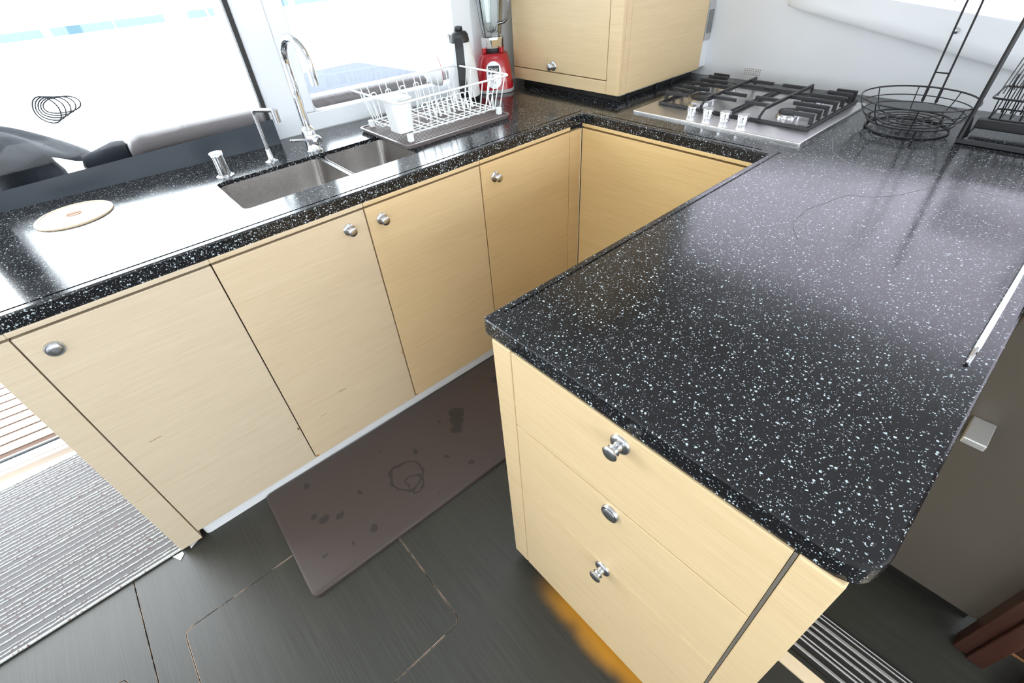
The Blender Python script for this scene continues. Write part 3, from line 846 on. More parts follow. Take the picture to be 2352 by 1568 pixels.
# ================================================================== TAPS, SOAP, LID
fc = thing('kitchen_faucet', (-0.456, -0.879, 0.9), 'tall chrome gooseneck faucet behind the sink', 'faucet')
def fbody(bm):
    lathe(bm, [(0.027, 0.0), (0.027, 0.004), (0.0235, 0.008), (0.0225, 0.030), (0.0225, 0.066), (0.020, 0.074), (0.014, 0.080), (0.012, 0.083)], Matrix.Translation((-0.456, -0.879, 0.9002)), 28)
part('body', fc, M_chrome, fbody, smooth=True)
def spout(bm):
    a = Vector((-0.456, -0.879, 0.975)); tip = Vector((-0.309, -0.864, 1.122))
    d = Vector((tip.x - a.x, tip.y - a.y, 0)); R = d.length / 2; d.normalize()
    zc = 1.166
    pts = [a, a + Vector((0, 0, 0.06)), Vector((a.x, a.y, zc - 0.02))]
    for k in range(17):
        t = math.pi * k / 16
        pts.append(Vector((a.x, a.y, zc)) + d * (R - R * math.cos(t)) + Vector((0, 0, R * math.sin(t) * 1.0)))
    pts.append(tip)
    tube(bm, pts, [0.012] * 3 + [0.0115] * 17 + [0.0115], 16)
    cyl(bm, tip + Vector((0, 0, 0.008)), tip - Vector((0, 0, 0.002)), 0.0105, 0.0105, 16)
part('spout', fc, M_chrome, spout, smooth=True, angle=60)
def mixer(bm):
    c0 = Vector((-0.448, -0.880, 0.945)); ax = Vector((0.80, 0.18, -0.10)).normalized()
    lathe(bm, [(0.0170, -0.012), (0.0170, 0.034), (0.0160, 0.040), (0.011, 0.046), (0.0, 0.048)], frame_mat(c0, ax), 24)
part('mixer_head', fc, M_chrome, mixer, smooth=True)
part('lever', fc, M_chrome, lambda bm: [tube(bm, [(-0.420, -0.884, 0.946), (-0.418, -0.915, 0.952), (-0.417, -0.955, 0.960)], [0.0045, 0.004, 0.0042], 10), lathe(bm, [(0.0, -0.005), (0.0045, -0.002), (0.0045, 0.002), (0.0, 0.005)], Matrix.Translation((-0.417, -0.956, 0.960)), 10)], smooth=True)

ft = thing('filter_tap', (-0.471, -1.024, 0.9), 'small bent chrome water tap standing left of the tall faucet', 'faucet')
part('base', ft, M_satin, lambda bm: lathe(bm, [(0.021, 0), (0.021, 0.003), (0.012, 0.006), (0.0088, 0.010), (0.0088, 0.032), (0.007, 0.040)], Matrix.Translation((-0.471, -1.024, 0.9002)), 24), smooth=True)
part('pipe', ft, M_satin, lambda bm: tube(bm, fillet([(-0.471, -1.024, 0.935), (-0.471, -1.024, 1.060), (-0.386, -0.990, 1.066), (-0.380, -0.9875, 1.064)], [0, 0.014, 0.002, 0], 6), 0.0062, 12), smooth=True)
part('outlet', ft, M_satin, lambda bm: cyl(bm, (-0.379, -0.987, 1.068), (-0.379, -0.987, 1.032), 0.0105, 0.0100, 20), smooth=True)

sd = thing('soap_dispenser', (-0.461, -1.178, 0.9), 'stubby round chrome soap pump button at the back corner of the sink', 'dispenser')
part('flange', sd, M_satin, lambda bm: lathe(bm, [(0.027, 0), (0.027, 0.003), (0.020, 0.006)], Matrix.Translation((-0.461, -1.178, 0.9002)), 28), smooth=True)
part('plunger', sd, M_chrome, lambda bm: lathe(bm, [(0.019, 0.0061), (0.019, 0.062), (0.0205, 0.0635), (0.0205, 0.071), (0.0190, 0.073), (0.0, 0.073)], Matrix.Translation((-0.461, -1.178, 0.9002)), 28), smooth=True)

bl = thing('round_hatch', (-0.497, -1.581, 0.9), 'round cream hatch plate with bronze finger slot let into the left worktop', 'hatch')
Tl = Matrix.Translation((-0.497, -1.581, 0.9002))
part('rim', bl, M_lidrim, lambda bm: lathe(bm, [(0.095, 0), (0.095, 0.003), (0.093, 0.0045), (0.085, 0.0050), (0.0845, 0.003)], Tl, 48, cap1=False), smooth=True, label='yellowed rim')
part('cover', bl, M_lid, lambda bm: lathe(bm, [(0.0842, 0.0012), (0.0842, 0.0038), (0.080, 0.0052), (0.021, 0.0056), (0.020, 0.0052), (0.0, 0.0052)], Tl, 48), smooth=True)
part('slot_disc', bl, M_brass, lambda bm: [lathe(bm, [(0.019, 0.0053), (0.019, 0.0064), (0.0, 0.0064)], Tl, 24), box(bm, -0.500, -0.494, -1.597, -1.565, 0.9066, 0.9074, 0.0004)], label='bronze coin-slot disc')

# ================================================================== DRYING TRAY + RACK
tray = thing('drip_tray', (-0.355, -0.435, 0.9), 'taupe ribbed drip tray under the white dish rack, overhanging the sink', 'tray')
def trayb(bm):
    o = rrect(-0.530, -0.178, -0.668, -0.200, 0.025, 5); i1 = rrect(-0.521, -0.187, -0.659, -0.209, 0.018, 5)
    def loop(p, z): return [bm.verts.new((q[0], q[1], z)) for q in p]
    o2 = rrect(-0.522, -0.186, -0.660, -0.208, 0.022, 5)
    rows = [loop(o2, 0.9004), loop(o, 0.914), loop(i1, 0.914), loop(i1, 0.905)]
    for a in range(3):
        n = len(rows[0])
        for k in range(n): bm.faces.new((rows[a][k], rows[a][(k + 1) % n], rows[a + 1][(k + 1) % n], rows[a + 1][k]))
    bm.faces.new(rows[-1]); bm.faces.new(list(reversed(rows[0])))
part('tray_pan', tray, M_tray, trayb)
for k in range(26):
    xx = -0.514 + k * 0.01265
    part('rib', tray, M_tray, lambda bm: box(bm, xx - 0.0028, xx + 0.0028, -0.652, -0.216, 0.9052, 0.9110, 0.001, seg=1))

rack = thing('dish_rack', (-0.36, -0.42, 0.915), 'white coated wire dish rack standing on the taupe tray', 'dish rack')
RX0, RX1, RY0, RY1, RZ = -0.527, -0.192, -0.664, -0.190, 1.042
BX0, BX1, BY0, BY1, BZ = -0.500, -0.218, -0.632, -0.222, 0.930
rim = fillet([(RX0, RY0, RZ), (RX1, RY0, RZ), (RX1, RY1, RZ), (RX0, RY1, RZ)], 0.022, 5, closed=True)
part('rim', rack, M_whitewire, lambda bm: tube(bm, rim, 0.0036, 8, closed=True), smooth=True, angle=80)
def wire(pts, rad=0.008, r=0.0021, name='wire'):
    part(name, rack, M_whitewire, lambda bm: tube(bm, fillet(pts, rad, 4), r, 6), smooth=True, angle=80)
ys = []
y = BY0 + 0.012
for k in range(6):
    ys += [BY0 + 0.020 + k * 0.072, BY0 + 0.020 + k * 0.072 + 0.026]
for y in ys:
    t = (y - BY0) / (BY1 - BY0); yr = RY0 + 0.02 + t * (RY1 - RY0 - 0.04)
    wire([(RX0, yr, RZ - 0.002), (BX0, y, BZ), (BX1, y, BZ), (RX1, yr, RZ - 0.002)], 0.014)
for x in (-0.440, -0.415, -0.305, -0.280):
    xr = x + (x + 0.36) * 0.15
    wire([(xr, RY0, RZ - 0.002), (x, BY0, BZ - 0.004), (x, BY1, BZ - 0.004), (xr, RY1, RZ - 0.002)], 0.014)
for x in (BX0 + 0.012, BX1 - 0.012):
    wire([(x, BY0, BZ + 0.0035), (x, BY1, BZ + 0.0035)], 0.001, 0.0026, 'base_wire')
for k in range(11):                                             # plate loops along the middle
    y = BY0 + 0.150 + k * 0.0215
    h = 0.058
    wire([(-0.318, y - 0.008, BZ + 0.004), (-0.335, y - 0.010, BZ + h), (-0.335, y + 0.010, BZ + h), (-0.318, y + 0.008, BZ + 0.004)], 0.009, 0.0020, 'plate_loop')
for k in range(5):                                              # tall cup loops at the back
    y = BY0 + 0.045 + k * 0.062
    wire([(BX0 + 0.004, y - 0.009, BZ + 0.004), (BX0 - 0.006, y - 0.011, 1.020), (BX0 - 0.006, y + 0.011, 1.020), (BX0 + 0.004, y + 0.009, BZ + 0.004)], 0.0105, 0.0021, 'cup_loop')
wire([(-0.235, BY1 - 0.034, BZ + 0.004), (-0.240, BY1 - 0.040, 0.985), (-0.240, BY1 - 0.016, 0.985), (-0.235, BY1 - 0.022, BZ + 0.004)], 0.011, 0.0022, 'plate_loop')
for fx in (BX0 + 0.004, BX1 - 0.004):
    for fy in (BY0 + 0.006, BY1 - 0.006):
        part('foot', rack, M_plasticw, lambda bm: box(bm, fx - 0.009, fx + 0.009, fy - 0.009, fy + 0.009, 0.9113, BZ + 0.006, 0.003))

def cup(bm):
    rows = []
    def sec(cx, cy, a, b, r, z): return [bm.verts.new((p[0], p[1], z)) for p in rrect(cx - a, cx + a, cy - b, cy + b, r, 6)]
    cx, cy = -0.276, -0.621
    prof = [(0.033, 0.026, 0.012, 0.936), (0.036, 0.029, 0.013, 0.938), (0.044, 0.037, 0.028, 1.015), (0.0475, 0.041, 0.038, 1.036), (0.050, 0.0435, 0.041, 1.040), (0.0475, 0.041, 0.039, 1.0415), (0.044, 0.038, 0.034, 1.034), (0.033, 0.026, 0.013, 0.941)]
    for a, b, r, z in prof: rows.append(sec(cx, cy, a, b, r, z))
    n = len(rows[0])
    for i in range(len(rows) - 1):
        for k in range(n): bm.faces.new((rows[i][k], rows[i][(k + 1) % n], rows[i + 1][(k + 1) % n], rows[i + 1][k]))
    bm.faces.new(list(reversed(rows[0]))); bm.faces.new(rows[-1])
solid('cutlery_cup', M_plasticw, cup, 'white plastic cutlery cup in the near left corner of the dish rack', 'cup', smooth=True, angle=50, loc=(-0.276, -0.621, 0.936))

# ================================================================== THERMOS, BLENDER, BOWL
tx, ty = -0.556, -0.135
th = thing('vacuum_jug', (tx, ty, 0.9), 'white vacuum jug with black handle and lid behind the dish rack', 'jug')
Tt = Matrix.Translation((tx, ty, 0.9))
part('base_ring', th, M_blackpl, lambda bm: lathe(bm, [(0.060, 0.0004), (0.063, 0.004), (0.063, 0.016)], Tt, 32), smooth=True)
part('body', th, M_plasticw, lambda bm: lathe(bm, [(0.0635, 0.0163), (0.0645, 0.020), (0.0640, 0.060), (0.0600, 0.115), (0.0545, 0.160), (0.0480, 0.192), (0.0440, 0.207), (0.0415, 0.2130)], Tt, 36), smooth=True, angle=60)
def jlid(bm):
    lathe(bm, [(0.0405, 0.2132), (0.0400, 0.222), (0.0365, 0.240), (0.030, 0.249), (0.020, 0.252), (0.0, 0.253)], Tt, 28)
    lathe(bm, [(0.015, 0.2515), (0.018, 0.258), (0.016, 0.266), (0.0, 0.269)], Tt, 20)
part('lid', th, M_blackpl, jlid, smooth=True)
hd = Vector((0.78, -0.62, 0)).normalized(); hs = Vector((-hd.y, hd.x, 0))
def jhandle(bm):
    pts = [(0.034, 0.243), (0.052, 0.234), (0.067, 0.200), (0.076, 0.150), (0.078, 0.090), (0.0775, 0.040), (0.068, 0.022)]
    prev = None
    for r, z in pts:
        c = Vector((tx, ty, 0.9 + z)) + hd * r
        w = 0.0165
        ring = [bm.verts.new(c + hs * sx * w + hd * sy * 0.006) for sx, sy in ((-1, -1), (1, -1), (1, 1), (-1, 1))]
        if prev:
            for k in range(4): bm.faces.new((prev[k], prev[(k + 1) % 4], ring[(k + 1) % 4], ring[k]))
        else: bm.faces.new(list(reversed(ring)))
        prev = ring
    bm.faces.new(prev)
part('handle', th, M_blackpl, jhandle)
sv = Vector((-0.66, -0.75, 0)).normalized()
part('spout', th, M_plasticw, lambda bm: tube(bm, [Vector((tx, ty, 0.9)) + sv * 0.034 + Vector((0, 0, 0.205)), Vector((tx, ty, 0.9)) + sv * 0.042 + Vector((0, 0, 0.225)), Vector((tx, ty, 0.9)) + sv * 0.049 + Vector((0, 0, 0.242))], [0.012, 0.012, 0.009], 12), smooth=True)

bx, by = -0.572, 0.050
bd = thing('blender', (bx, by, 0.9), 'red countertop blender with glass jar beside the wall cupboard', 'blender')
ang = math.atan2(-0.66, 0.75)                                    # face turned to the room
RB = Matrix.Translation((bx, by, 0.9)) @ Matrix.Rotation(ang, 4, 'Z') @ Matrix.Scale(1.05, 4)
def sq_loft(bm, prof, mat, n=32, expo=3.6, mi=0, cap0=True, cap1=True):
    rows = []
    for a, z, e in prof:
        row = []
        for k in range(n):
            t = 2 * math.pi * k / n
            c, s = math.cos(t), math.sin(t)
            ex = 2.0 / e
            row.append(bm.verts.new(mat @ Vector((a * math.copysign(abs(c) ** ex, c), a * math.copysign(abs(s) ** ex, s), z))))
        rows.append(row)
    for i in range(len(rows) - 1):
        for k in range(n): bm.faces.new((rows[i][k], rows[i][(k + 1) % n], rows[i + 1][(k + 1) % n], rows[i + 1][k])).material_index = mi
    if cap0: bm.faces.new(list(reversed(rows[0])))
    if cap1: bm.faces.new(rows[-1])
part('foot_band', bd, M_greypl, lambda bm: sq_loft(bm, [(0.077, 0.0005, 3.4), (0.080, 0.003, 3.4), (0.080, 0.012, 3.4), (0.078, 0.014, 3.4)], RB))
part('motor_base', bd, M_red, lambda bm: sq_loft(bm, [(0.078, 0.0142, 3.4), (0.0775, 0.03, 3.3), (0.073, 0.075, 3.2), (0.066, 0.115, 3.0), (0.0615, 0.133, 2.8), (0.056, 0.140, 2.6), (0.046, 0.1425, 2.4)], RB), smooth=True, angle=60)
part('collar_seat', bd, M_blackpl, lambda bm: lathe(bm, [(0.040, 0.1426), (0.042, 0.150), (0.038, 0.158)], RB, 24), smooth=True)
for k in range(4):
    a = math.pi / 4 + k * math.pi / 2
    part('lug', bd, M_red, lambda bm: box(bm, -0.008, 0.008, -0.007, 0.007, 0.1427, 0.162, 0.002, mat=RB @ Matrix.Rotation(a, 4, 'Z') @ Matrix.Translation((0.050, 0, 0))))
part('jar_collar', bd, M_chrome, lambda bm: lathe(bm, [(0.040, 0.1585), (0.044, 0.160), (0.0465, 0.190), (0.046, 0.197), (0.041, 0.198)], RB, 12), label='chrome threaded collar')
part('jar', bd, M_jar, lambda bm: lathe(bm, [(0.036, 0.1985), (0.0375, 0.205), (0.044, 0.240), (0.054, 0.330), (0.060, 0.400), (0.057, 0.400), (0.051, 0.330), (0.041, 0.242), (0.034, 0.212), (0.0, 0.206)], RB, 8, cap0=True), label='clear ribbed glass jar')
for k in range(8):
    a = 2 * math.pi * k / 8
    part('jar_rib', bd, M_jar, lambda bm: tube(bm, [RB @ Vector((r * math.cos(a), r * math.sin(a), z)) for r, z in ((0.038, 0.202), (0.0445, 0.240), (0.0545, 0.330), (0.0605, 0.400))], 0.0022, 6))
part('jar_handle', bd, M_jar, lambda bm: tube(bm, fillet([RB @ Vector(p) for p in ((0.036, 0.030, 0.244), (0.062, 0.062, 0.250), (0.075, 0.075, 0.300), (0.072, 0.072, 0.380), (0.046, 0.046, 0.385))], 0.02, 4), 0.0055, 10), smooth=True)
for k in range(4):
    a = k * math.pi / 2 + 0.4
    part('blade', bd, M_satin, lambda bm: tube(bm, [RB @ Vector((0, 0, 0.212)), RB @ Vector((0.016 * math.cos(a), 0.016 * math.sin(a), 0.217)), RB @ Vector((0.024 * math.cos(a), 0.024 * math.sin(a), 0.232))], [0.004, 0.003, 0.0012], 6))
# face plate lies on the +x face of the base (leaning with it)
FP = RB @ Matrix.Translation((0.0738, 0, 0.074)) @ Matrix.Rotation(math.radians(-6.5), 4, 'Y')
def oval(bm, w, z0, z1, x0, x1, n=10):
    pts = []
    for k in range(n + 1):
        t = math.pi * k / n
        pts.append((w * math.cos(t), z1 - w + w * math.sin(t)))
    for k in range(n + 1):
        t = math.pi + math.pi * k / n
        pts.append((w * math.cos(t), z0 + w + w * math.sin(t)))
    a = [bm.verts.new(FP @ Vector((x0, p[0], p[1]))) for p in pts]
    b = [bm.verts.new(FP @ Vector((x1, p[0], p[1]))) for p in pts]
    m = len(pts)
    for k in range(m): bm.faces.new((a[k], a[(k + 1) % m], b[(k + 1) % m], b[k]))
    bm.faces.new(b); bm.faces.new(list(reversed(a)))
fpl = part('face_plate', bd, M_silver, lambda bm: oval(bm, 0.030, -0.054, 0.046, -0.004, 0.0042), label='silver oval control plate')
part('badge', fpl, M_blackpl, lambda bm: box(bm, 0.0044, 0.0050, -0.0225, 0.0225, 0.000, 0.030, 0.0002, mat=FP), label='dark badge with the maker name')
part('switch', fpl, M_chrome, lambda bm: [lathe(bm, [(0.014, 0.0044), (0.014, 0.007), (0.0, 0.0075)], FP @ Matrix.Translation((0, 0, -0.021)) @ Matrix.Rotation(math.pi / 2, 4, 'Y'), 20), box(bm, 0.0075, 0.016, -0.002, 0.002, -0.026, 0.002, 0.001, mat=FP)], label='chrome toggle switch')

def text_part(name, body, size, mat4, parent, mat, extr=0.0002):
    cu = bpy.data.curves.new(name, 'FONT')
    cu.body = body; cu.size = size; cu.extrude = extr; cu.align_x = 'CENTER'; cu.align_y = 'CENTER'; cu.resolution_u = 3
    tmp = bpy.data.objects.new(name, cu)
    COL.objects.link(tmp)
    dg = bpy.context.evaluated_depsgraph_get(); dg.update()
    me = bpy.data.meshes.new_from_object(tmp.evaluated_get(dg), depsgraph=dg)
    bpy.data.objects.remove(tmp, do_unlink=True)
    me.transform(mat4)
    me.transform(Matrix.Translation(-OFF[parent.name]))
    me.materials.clear(); me.materials.append(mat)
    o = bpy.data.objects.new(name, me)
    COL.objects.link(o); o.parent = parent
    return o
YZ = Matrix(((0, 0, 1, 0), (1, 0, 0, 0), (0, 1, 0, 0), (0, 0, 0, 1)))     # text x->local y, y->local z, facing +x
text_part('lettering', 'Oster', 0.017, FP @ Matrix.Translation((0.0053, 0, 0.017)) @ YZ, fpl, M_plasticw)

ax = Vector((0.25, 0.95, 0.05)).normalized()
MB = frame_mat((-0.606, -0.292, 1.024), ax)
bw = thing('rimmed_bowl', (-0.604, -0.285, 0.965), 'small white bowl with a red rim leaning on the window sill left of the jug', 'bowl')
part('bowl_body', bw, M_plasticw, lambda bm: lathe(bm, [(0.020, 0.0), (0.040, 0.012), (0.054, 0.034), (0.059, 0.056), (0.057, 0.056), (0.052, 0.035), (0.038, 0.015), (0.0, 0.007)], MB, 32), smooth=True)
part('rim_line', bw, M_red, lambda bm: tube(bm, [MB @ Vector((0.0582 * math.cos(2 * math.pi * k / 32), 0.0582 * math.sin(2 * math.pi * k / 32), 0.0567)) for k in range(32)], 0.0016, 6, closed=True), smooth=True, label='red painted rim')

# ================================================================== WALL BITS
sw = thing('wall_socket', (0.035, 0.745, 1.09), 'grey wall socket plate between the wall cupboard and the white back wall', 'socket')
part('plate', sw, M_greypl, lambda bm: box(bm, 0.0345, 0.040, 0.722, 0.766, 1.035, 1.178, 0.0015))
part('insert', sw, plain('dark_grey_insert', (0.17, 0.17, 0.17), 0.4), lambda bm: box(bm, 0.0403, 0.043, 0.727, 0.761, 1.062, 1.145, 0.001))
vs = thing('wall_sticker', (0.26, 0.771, 0.93), 'small grey printed sticker on the white wall behind the hob', 'sticker')
def stk(bm): box(bm, 0.222, 0.300, 0.7705, 0.7717, 0.9165, 0.9465)
part('backing', vs, M_label, stk)
for r_ in range(4):
    zz = 0.9435 - r_ * 0.0068
    part('print_row', vs, M_greypl, lambda bm: [box(bm, 0.224 + c_ * 0.0093, 0.224 + c_ * 0.0093 + 0.004 + 0.004 * random.random(), 0.7698, 0.7704, zz - 0.0046, zz) for c_ in range(8)])

# ================================================================== FIDDLE RAIL
fr = thing('fiddle_rail', (1.335, -0.4, 0.9), 'slim white rail low along the right edge of the worktop', 'rail')
part('rod', fr, M_plasticw, lambda bm: tube(bm, [(1.3325, -0.612, 0.9125), (1.3335, -0.20, 0.9125), (1.3345, 0.35, 0.9125)], 0.0040, 10), smooth=True)
for (x, y0_, y1_) in ((1.3325, -0.640, -0.6125), (1.3345, 0.3505, 0.378)):
    part('end_fitting', fr, M_chrome, lambda bm: tube(bm, [(x, y1_ if y1_ < 0 else y0_, 0.9125), (x, (y0_ + y1_) / 2, 0.9115), (x, y0_ if y1_ < 0 else y1_, 0.9020)], [0.0042, 0.0040, 0.0030], 10), smooth=True, label='chrome end fitting')

# ================================================================== FRUIT BASKET
bc = Vector((0.925, 0.452, 0.9))
fb = thing('fruit_basket', bc, 'round black wire fruit basket with banana hook beside the hob', 'basket')
def ringpts(r, z, n=48): return [(bc.x + r * math.cos(2 * math.pi * k / n), bc.y + r * math.sin(2 * math.pi * k / n), z) for k in range(n)]
part('rim', fb, M_blackwire, lambda bm: tube(bm, ringpts(0.146, 0.986), 0.0024, 8, closed=True), smooth=True)
for r, z, w in ((0.139, 0.963, 0.0015), (0.130, 0.945, 0.0014), (0.112, 0.925, 0.0026), (0.084, 0.924, 0.0016), (0.058, 0.924, 0.0016), (0.036, 0.924, 0.0016), (0.020, 0.924, 0.0016), (0.108, 0.9028, 0.0024)):
    part('ring', fb, M_blackwire, lambda bm: tube(bm, ringpts(r, z), w, 6, closed=True), smooth=True)
for k in range(8):
    a = 2 * math.pi * (k + 0.35) / 8
    c, s = math.cos(a), math.sin(a)
    part('rib', fb, M_blackwire, lambda bm: tube(bm, [(bc.x + r * c, bc.y + r * s, z) for r, z in ((0.147, 0.987), (0.139, 0.962), (0.126, 0.938), (0.112, 0.9235), (0.06, 0.9225), (0.012, 0.9225))], 0.0017, 6), smooth=True)
for k in range(3):
    a = math.radians(-65 + 120 * k)
    c, s = math.cos(a), math.sin(a)
    part('foot', fb, M_blackwire, lambda bm: tube(bm, [(bc.x + 0.112 * c, bc.y + 0.112 * s, 0.924), (bc.x + 0.108 * c, bc.y + 0.108 * s, 0.9035)], 0.0034, 8))
hx = 0.908
hk = part('banana_hook', fb, M_blackwire, lambda bm: tube(bm, fillet([(hx, 0.602, 0.942), (hx - 0.002, 0.600, 1.20), (hx + 0.004, 0.585, 1.30), (hx + 0.016, 0.50, 1.345), (hx + 0.032, 0.585, 1.30), (hx + 0.034, 0.600, 1.20), (hx + 0.036, 0.602, 0.942)], 0.05, 6), 0.0029, 8), smooth=True, label='tall double-rod banana hook')
part('hook_tip', hk, M_blackwire, lambda bm: tube(bm, fillet([(hx + 0.016, 0.506, 1.343), (hx + 0.014, 0.46, 1.34), (hx + 0.004, 0.44, 1.27), (hx - 0.002, 0.455, 1.217), (hx - 0.010, 0.48, 1.240)], 0.02, 5), 0.0024, 8), smooth=True)
part('hook_cross_bar', hk, M_blackwire, lambda bm: tube(bm, [(hx - 0.001, 0.601, 1.026), (hx + 0.035, 0.601, 1.026)], 0.0022, 6))
part('hook_sleeve', hk, M_blackwire, lambda bm: [cyl(bm, (hx, 0.602, 0.945), (hx, 0.602, 0.985), 0.0042), cyl(bm, (hx + 0.036, 0.602, 0.945), (hx + 0.036, 0.602, 0.985), 0.0042)])

# ================================================================== BLACK TWO-TIER DISH RACK (right)
br_ = thing('tiered_dish_rack', (1.20, 0.50, 0.9), 'black metal two-tier dish rack at the right end of the far worktop', 'dish rack')
def fbar(bm, p, q, w): tube(bm, [p, q], w, 4)
XA, XB = 1.068, 1.345
for xx, nm in ((XA, 'side_frame'), (XB, 'side_frame')):
    part('side_frame', br_, M_blackwire, lambda bm: [fbar(bm, (xx, 0.394, 0.904), (xx + (0.003 if xx < 1.2 else 0), 0.398, 1.02), 0.0055), fbar(bm, (xx + (0.003 if xx < 1.2 else 0), 0.398, 1.02), (xx + (0.008 if xx < 1.2 else 0), 0.412, 1.32), 0.0060),
        fbar(bm, (xx + 0.006, 0.450, 0.904), (xx + 0.003, 0.408, 0.965), 0.0048), fbar(bm, (xx, 0.400, 0.904), (xx, 0.60, 0.904), 0.0035)])
part('front_bar', br_, M_blackwire, lambda bm: box(bm, XA - 0.004, XB + 0.004, 0.386, 0.402, 0.9004, 0.912, 0.002))
part('back_bar', br_, M_blackwire, lambda bm: box(bm, XA + 0.006, XB - 0.006, 0.505, 0.535, 0.914, 0.938, 0.003))
for (zb_, zr, y0_, y1_) in ((0.955, 1.010, 0.44, 0.60), (1.135, 1.185, 0.48, 0.64)):
    rimp = fillet([(XA + 0.02, y0_, zr), (XB - 0.02, y0_, zr), (XB - 0.02, y1_, zr), (XA + 0.02, y1_, zr)], 0.015, 4, closed=True)
    bk = part('basket_rim', br_, M_blackwire, lambda bm: tube(bm, rimp, 0.0028, 6, closed=True), smooth=True)
    low = fillet([(XA + 0.03, y0_ + 0.02, zb_), (XB - 0.03, y0_ + 0.02, zb_), (XB - 0.03, y1_ - 0.02, zb_), (XA + 0.03, y1_ - 0.02, zb_)], 0.015, 4, closed=True)
    part('basket_base', br_, M_blackwire, lambda bm: tube(bm, low, 0.0024, 6, closed=True), smooth=True)
    for k in range(11):
        xx = XA + 0.035 + k * 0.021
        part('slot_wire', br_, M_blackwire, lambda bm: tube(bm, fillet([(xx, y0_, zr), (xx, y0_ + 0.022, zb_), (xx, (y0_ + y1_) / 2 - 0.004, zb_), (xx + 0.004, (y0_ + y1_) / 2 + 0.006, zr + 0.048), (xx + 0.010, (y0_ + y1_) / 2 + 0.016, zb_), (xx + 0.010, y1_ - 0.022, zb_), (xx + 0.010, y1_, zr)], 0.006, 3), 0.0016, 5), smooth=True)
for k in range(5):
    xx = XA + 0.025 + k * 0.006
    part('diagonal_wire', br_, M_blackwire, lambda bm: tube(bm, [(xx, 0.47 + k * 0.028, 1.01), (xx + 0.012, 0.50 + k * 0.028, 1.135)], 0.0016, 5))

# ================================================================== RIGHT SIDE: FRIDGE, POST, THRESHOLD
fg = thing('fridge', (1.53, -0.1, 0.0), 'grey-beige fridge door with chrome latch under the right edge of the worktop', 'fridge')
part('door', fg, M_fridge, lambda bm: box(bm, 1.368, 1.666, -0.380, -0.350, 0.080, 0.93, 0.003))
part('body', fg, M_dark, lambda bm: box(bm, 1.370, 1.664, -0.348, 0.30, 0.080, 0.925))
part('plinth', fg, M_dark, lambda bm: box(bm, 1.372, 1.664, -0.330, 0.30, 0.0005, 0.079))
lt = part('latch', fg, M_silver, lambda bm: box(bm, 1.406, 1.443, -0.456, -0.3805, 0.617, 0.632, 0.002), label='square chrome latch handle')
part('latch_mount', lt, M_blackpl, lambda bm: box(bm, 1.412, 1.437, -0.402, -0.3805, 0.575, 0.6165, 0.002))
ps = thing('door_post', (1.70, -0.40, 0.0), 'dark red-brown wooden post right of the fridge', 'post')
part('board', ps, M_redwood, lambda bm: box(bm, 1.662, 1.690, -0.425, -0.383, 0.0005, 2.05, 0.002))
part('board', ps, M_redwood, lambda bm: box(bm, 1.6905, 1.725, -0.435, -0.383, 0.0005, 2.05, 0.002))
ck = thing('side_locker', (2.0, -0.2, 0.0), 'dark brown locker front behind the red-brown post', 'locker')
part('front', ck, M_redwood, lambda bm: box(bm, 1.735, 2.6, -0.345, -0.32, 0.012, 1.4, 0.002))
part('base_strip', ck, M_brass, lambda bm: box(bm, 1.735, 2.6, -0.3475, -0.3455, 0.002, 0.010))
solid('wooden_step', M_brownstep, lambda bm: prism(bm, [(1.745, -0.56), (2.3, -0.56), (2.3, -0.37), (1.80, -0.37)], 0.0005, 0.035, bev=0.004), 'low brown wooden step at the foot of the red-brown post', 'step', loc=(2.0, -0.47, 0.0005))
ts = thing('threshold_strip', (1.7, -0.66, 0.0), 'ribbed metal threshold strip across the dark floor by the drawer cabinet', 'threshold')
part('bed', ts, M_dark, lambda bm: box(bm, 1.350, 2.9, -0.722, -0.578, 0.0004, 0.004))
for yy, ww in ((-0.707, 0.008), (-0.684, 0.005), (-0.673, 0.004), (-0.653, 0.007), (-0.636, 0.005), (-0.617, 0.009), (-0.600, 0.003), (-0.590, 0.002)):
    part('metal_rib', ts, M_alu, lambda bm: box(bm, 1.352, 2.9, yy - ww / 2, yy + ww / 2, 0.0041, 0.010, 0.001, seg=1))
part('cream_bar', ts, M_cream, lambda bm: box(bm, 1.350, 2.9, -0.772, -0.738, 0.0004, 0.008, 0.001), label='cream wooden bar in front of the ribs')

# ================================================================== MAT AND RUG
mt = B()
prism(mt, [(p.x, p.y) for p in fillet([Vector((-0.008, -1.572, 0)), Vector((0.432, -1.586, 0)), Vector((0.472, -0.36, 0)), Vector((0.012, -0.36, 0))], 0.022, 5, closed=True)], 0.0004, 0.014, bev=0.007)
mo = link_mesh('floor_mat', mt, M_mat, None, True, 50)
tag(mo, 'brown cushioned floor mat with water stains in front of the sink cabinets', 'mat')
rg = thing('striped_rug', (-0.38, -2.3, 0.0), 'grey and white woven striped rug by the doorway', 'rug')
def rugbase(bm):
    prism(bm, [(p.x, p.y) for p in fillet([Vector((-0.742, -3.3, 0)), Vector((-0.006, -3.3, 0)), Vector((-0.012, -1.818, 0)), Vector((-0.722, -1.856, 0))], 0.016, 4, closed=True)], 0.0004, 0.006, bev=0.002)
part('backing', rg, M_rug, rugbase)
rx = -0.730
i = 0
